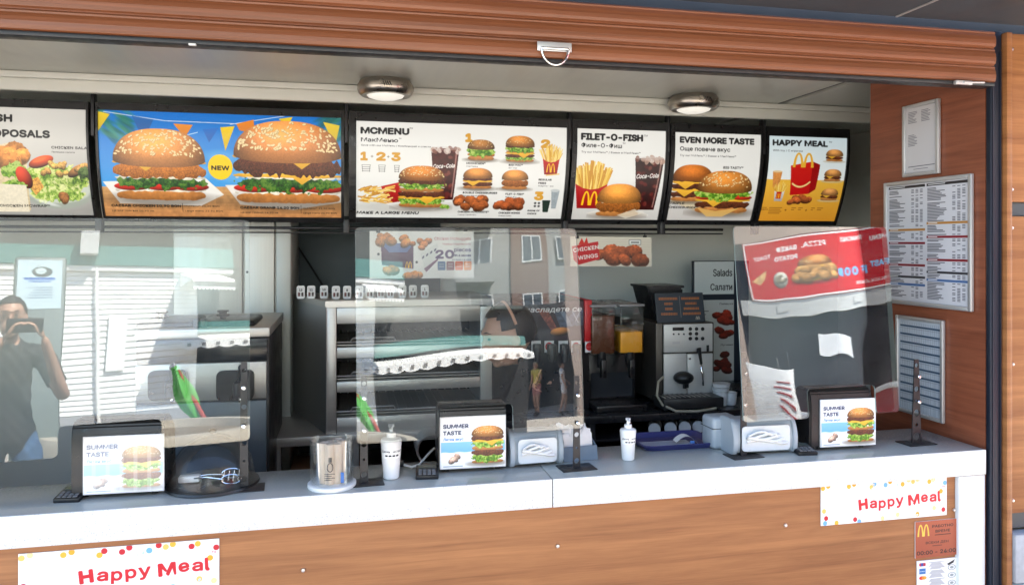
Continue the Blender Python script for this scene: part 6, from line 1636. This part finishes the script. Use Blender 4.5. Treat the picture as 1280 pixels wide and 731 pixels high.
# folded green parasols
for key, px, py, ds, lab in (("a", 262, 500, 9.0, "folded green parasol mirrored beside the soft ice machine"), ("b", 474, 500, 9.0, "folded green parasol mirrored left of the white pump bottle")):
    q = mirror(key, px, py, ds)
    o = thing("folded_parasol", lab, "parasol", (q.x, q.y, 0), 0, "folded green parasols in the street"); o.scale = (.6, .6, .6); o.rotation_euler = (0, R(-20), 0); o.location.z = .08
    b = MB(); b.lathe([(.22, 0), (.22, .06), (.03, .08), (.03, .1)], (0, 0, 0), 20); b.build("base", mat("parasol_base", (.3, .3, .3), .8), o)
    b = MB(); b.tube([(0, 0, .09), (0, 0, 2.3)], .02, 10); b.build("pole", ALU, o)
    b = MB(); n = 16
    P = [[((.06 + .12 * max(0, sn(math.pi * min(1, t_ * 1.15)))) * (1 + .25 * sn(4 * a)) * math.cos(a), (.06 + .12 * max(0, sn(math.pi * min(1, t_ * 1.15)))) * (1 + .25 * sn(4 * a)) * sn(a), .75 + 1.45 * t_) for a in np.linspace(0, 2 * math.pi, 33)[:-1]] for t_ in np.linspace(0, 1, 14)]
    b.quadmesh(P, True, True); b.build("cloth", mat("parasol_green", (.10, .42, .08), .7), o)
    b = MB(); b.tube([(.13, .1, .72), (.10, .08, 1.3), (.04, .03, 2.1)], [.05, .06, .02], 8); b.build("red_flap", mat("parasol_red", (.5, .09, .06), .7), o)
# stone planter
q = mirror("a", 200, 545, 6.5)
o = thing("stone_planter", "low round beige stone planter mirrored under the slatted shop", "planter", (q.x, q.y, 0))
b = MB(); b.lathe([(.95, 0), (1.0, .05), (1.0, .62), (.96, .68), (.84, .68), (.8, .55), (0, .55)], (0, 0, 0), 48); b.build("ring", mat("planter_stone", (.45, .40, .32), .8, 0, .12, 8), o)
b = MB(); b.lathe([(0, .56), (.79, .56), (.79, .58), (0, .60)], (0, 0, 0), 40); b.build("soil", mat("dry_soil", (.25, .20, .14), .9, 0, .2, 20), o)
# light sign board behind the photographer
q = mirror("a", 50, 352, 6.4)
o = thing("street_sign_board", "upright pale sign board with blue print behind the mirrored man", "sign", (q.x, q.y, 0), R(4))
b = MB(); b.box(-.20, .20, -.04, 0, .0, q.z + .30, .03); b.build("board", mat("sign_frame", (.2, .24, .23), .5), o)
A = Art(40, 100, 3, (.82, .90, .92)); A.ell(18, 26, 9, 11, (.30, .34, .34)); A.ell(19, 24, 5, 7, (.82, .88, .88)); A.rect(6, 38, 34, 43, (.22, .44, .78), r=2); A.rect(10, 45, 30, 48, (.30, .50, .80), r=1)
for k in range(5): A.rect(8, 58 + k * 5, 32 - (k * 7) % 9, 59.5 + k * 5, (.35, .45, .6))
hb = q.z - .30
A.sheet("sign_print", lambda U, V: (.17 - .34 * U, .003 + 0 * U, hb + .56 * (1 - V)), PRINT, o)
# beige house and menu easel by the stall
q = mirror("c", 1030, 290, 19)
o = thing("beige_house", "pinkish beige house rising behind the red snack stall", "house", (q.x, q.y, 0), R(130))
b = MB(); b.box(-3.2, 3.2, -4, 4, 0, 9); b.build("walls", mat("beige_render", (.42, .33, .28), .8, 0, .08, 1), o)
for k in range(2): b = MB(); b.box(-2.4 + k * 3, -1.1 + k * 3, 4.002, 4.05, 4.5, 6.3); b.box(-2.4 + k * 3, -1.1 + k * 3, -4.05, -4.002, 4.5, 6.3); b.build("window", mat("window_glass", ), o)
q = mirror("c", 978, 492, 5.6)
o = thing("menu_easel", "white menu board on black easel in front of the snack stall", "easel", (q.x, q.y, 0), R(-140))
b = MB()
for s_ in (-1, 1): b.tube([(s_ * .28, 0, 0), (s_ * .2, .12, q.z + .35)], .012, 8)
b.tube([(0, .45, 0), (0, .12, q.z + .3)], .012, 8); b.build("legs", BLACKM, o)
b = MB(); b.box(-.27, .27, .04, .06, q.z - .26, q.z + .22, .004); b.box(-.27, .27, .061, .064, q.z - .26, q.z + .22); b.build("panel", mat("notice_glare_white", ), o)
b = MB()
for k in range(7):
    for s_ in (.036, .0655): b.box(-.2, .08 + .02 * (k % 3), s_ - .001, s_ + .003, q.z - .2 + k * .05, q.z - .188 + k * .05)
b.build("menu_lines", mat("easel_red", (.4, .05, .06), .6), o)
# red snack stall
P0, P1 = mirror("c", 927, 294, 7.4), mirror("c", 1113, 294, 7.4); P2 = mirror("c", 1020, 372, 7.4)
cx, cy = (P0.x + P1.x) / 2, (P0.y + P1.y) / 2
wd_ = math.hypot(P1.x - P0.x, P1.y - P0.y); zt_, zb_ = (P0.z + P1.z) / 2, P2.z
rr = math.atan2(-(P1.y - P0.y), -(P1.x - P0.x))           # local +x runs as a reader's right hand, local -y faces the kiosk
o = thing("snack_stall", "red fast food stall with white lettered sign mirrored in the right screen", "stall", (cx, cy, 0), rr)
STR = mat("stall_red", (.55, .02, .03), .4, 0, .05); STD = mat("stall_dark", (.03, .03, .035), .3)
b = MB(); b.box(-wd_ * .62, wd_ * .62, .02, 1.6, 1.0, zt_ + .02); b.build("cabin", STD, o)
b = MB(); b.box(-wd_ * .62, wd_ * .62, -.05, 1.6, 0, 1.0, .02); lo = b.build("lower_body", STR, o)
b = MB(); b.box(-wd_ * .62, wd_ * .62, -.35, -.052, .96, 1.01, .006); b.build("ledge", ALU, o)
for k in range(5): b = MB(); b.lathe([(0, -.02), (.05, -.016), (.055, 0)], (-.6 + .3 * k, -.05, .82), 20, 'Y'); b.build("round_lamp", WHITEP, lo)
b = MB(); b.box(-wd_ * .6, wd_ * .6, -.02, .018, zb_ - .16, zb_ - .005); b.box(-.5, -.38, -.026, -.021, zb_ - .11, zb_ - .04); b.box(.45, .57, -.026, -.021, zb_ - .11, zb_ - .04); b.build("shutter_rail", mat("rail_grey", (.5, .5, .48), .5), o)
b = MB(); b.quadmesh([[(-.28 + .40 * u / 10, .012 - .02 * v + .004 * sn(u), 1.34 + .20 * v + .10 * u / 10) for v in (0, 1)] for u in range(11)], True); b.build("glare_sheet", mat("notice_glare_white", ), o)  # white sheet standing in for a bright reflection on the dark glass
A = Art(186, 74, 4, (.82, .10, .13)); A.rect(0, 0, 186, 74, (.95, .94, .92)); A.rect(2, 2, 184, 72, (.80, .08, .12))
WT = (.97, .96, .94)
A.text("PANCAKE", 32, 13, 10, WT, .025, 30); A.text("PIZZA.", 86, 15, 11, WT, .03, 34); A.text("BAKED", 126, 16, 10, WT, .03, 22); A.text("POTATO", 126, 27, 10, WT, .03, 24); A.text("TOAST", 154, 22, 9, WT, .03, 20, rot=.1); A.text("MENU", 4, 16, 10, WT, .03, 18)
for ch, x_ in (("F", 30), ("O", 42), ("O", 54), ("D", 66)): A.text(ch, x_, 54, 17, (.45, .72, .92), .05)
A.text("FAST", 4, 48, 13, (.6, .8, .95), .04, 20); A.text("BLACK JOKER", 6, 66, 7, WT, .02, 40)
A.burger(104, 56, 46, [('bun', 6), ('green', 5), ('tomato', 4), ('beef', 6), ('cheese', 3)], 5, 60, dome=.3); A.nuggets(104, 46, 30, 9, 18, 5, (.75, .55, .32), .24)
A.ell(146, 50, 8, 10, (.85, .82, .75), shade=.5); A.nuggets(146, 48, 7, 7, 8, 6, (.6, .55, .45), .4); A.poly([(160, 36), (182, 50), (170, 54), (164, 48)], (.92, .72, .48), tex=.3)
A.sheet("sign_face", lambda U, V: ((U - .5) * wd_, -.03 + 0 * U, zt_ + (zb_ - zt_) * V), PRINT, o)
b = MB(); b.box(-wd_ * .505, wd_ * .505, -.028, .018, zb_ - .004, zt_ + .004); b.build("sign_box", STR, o)
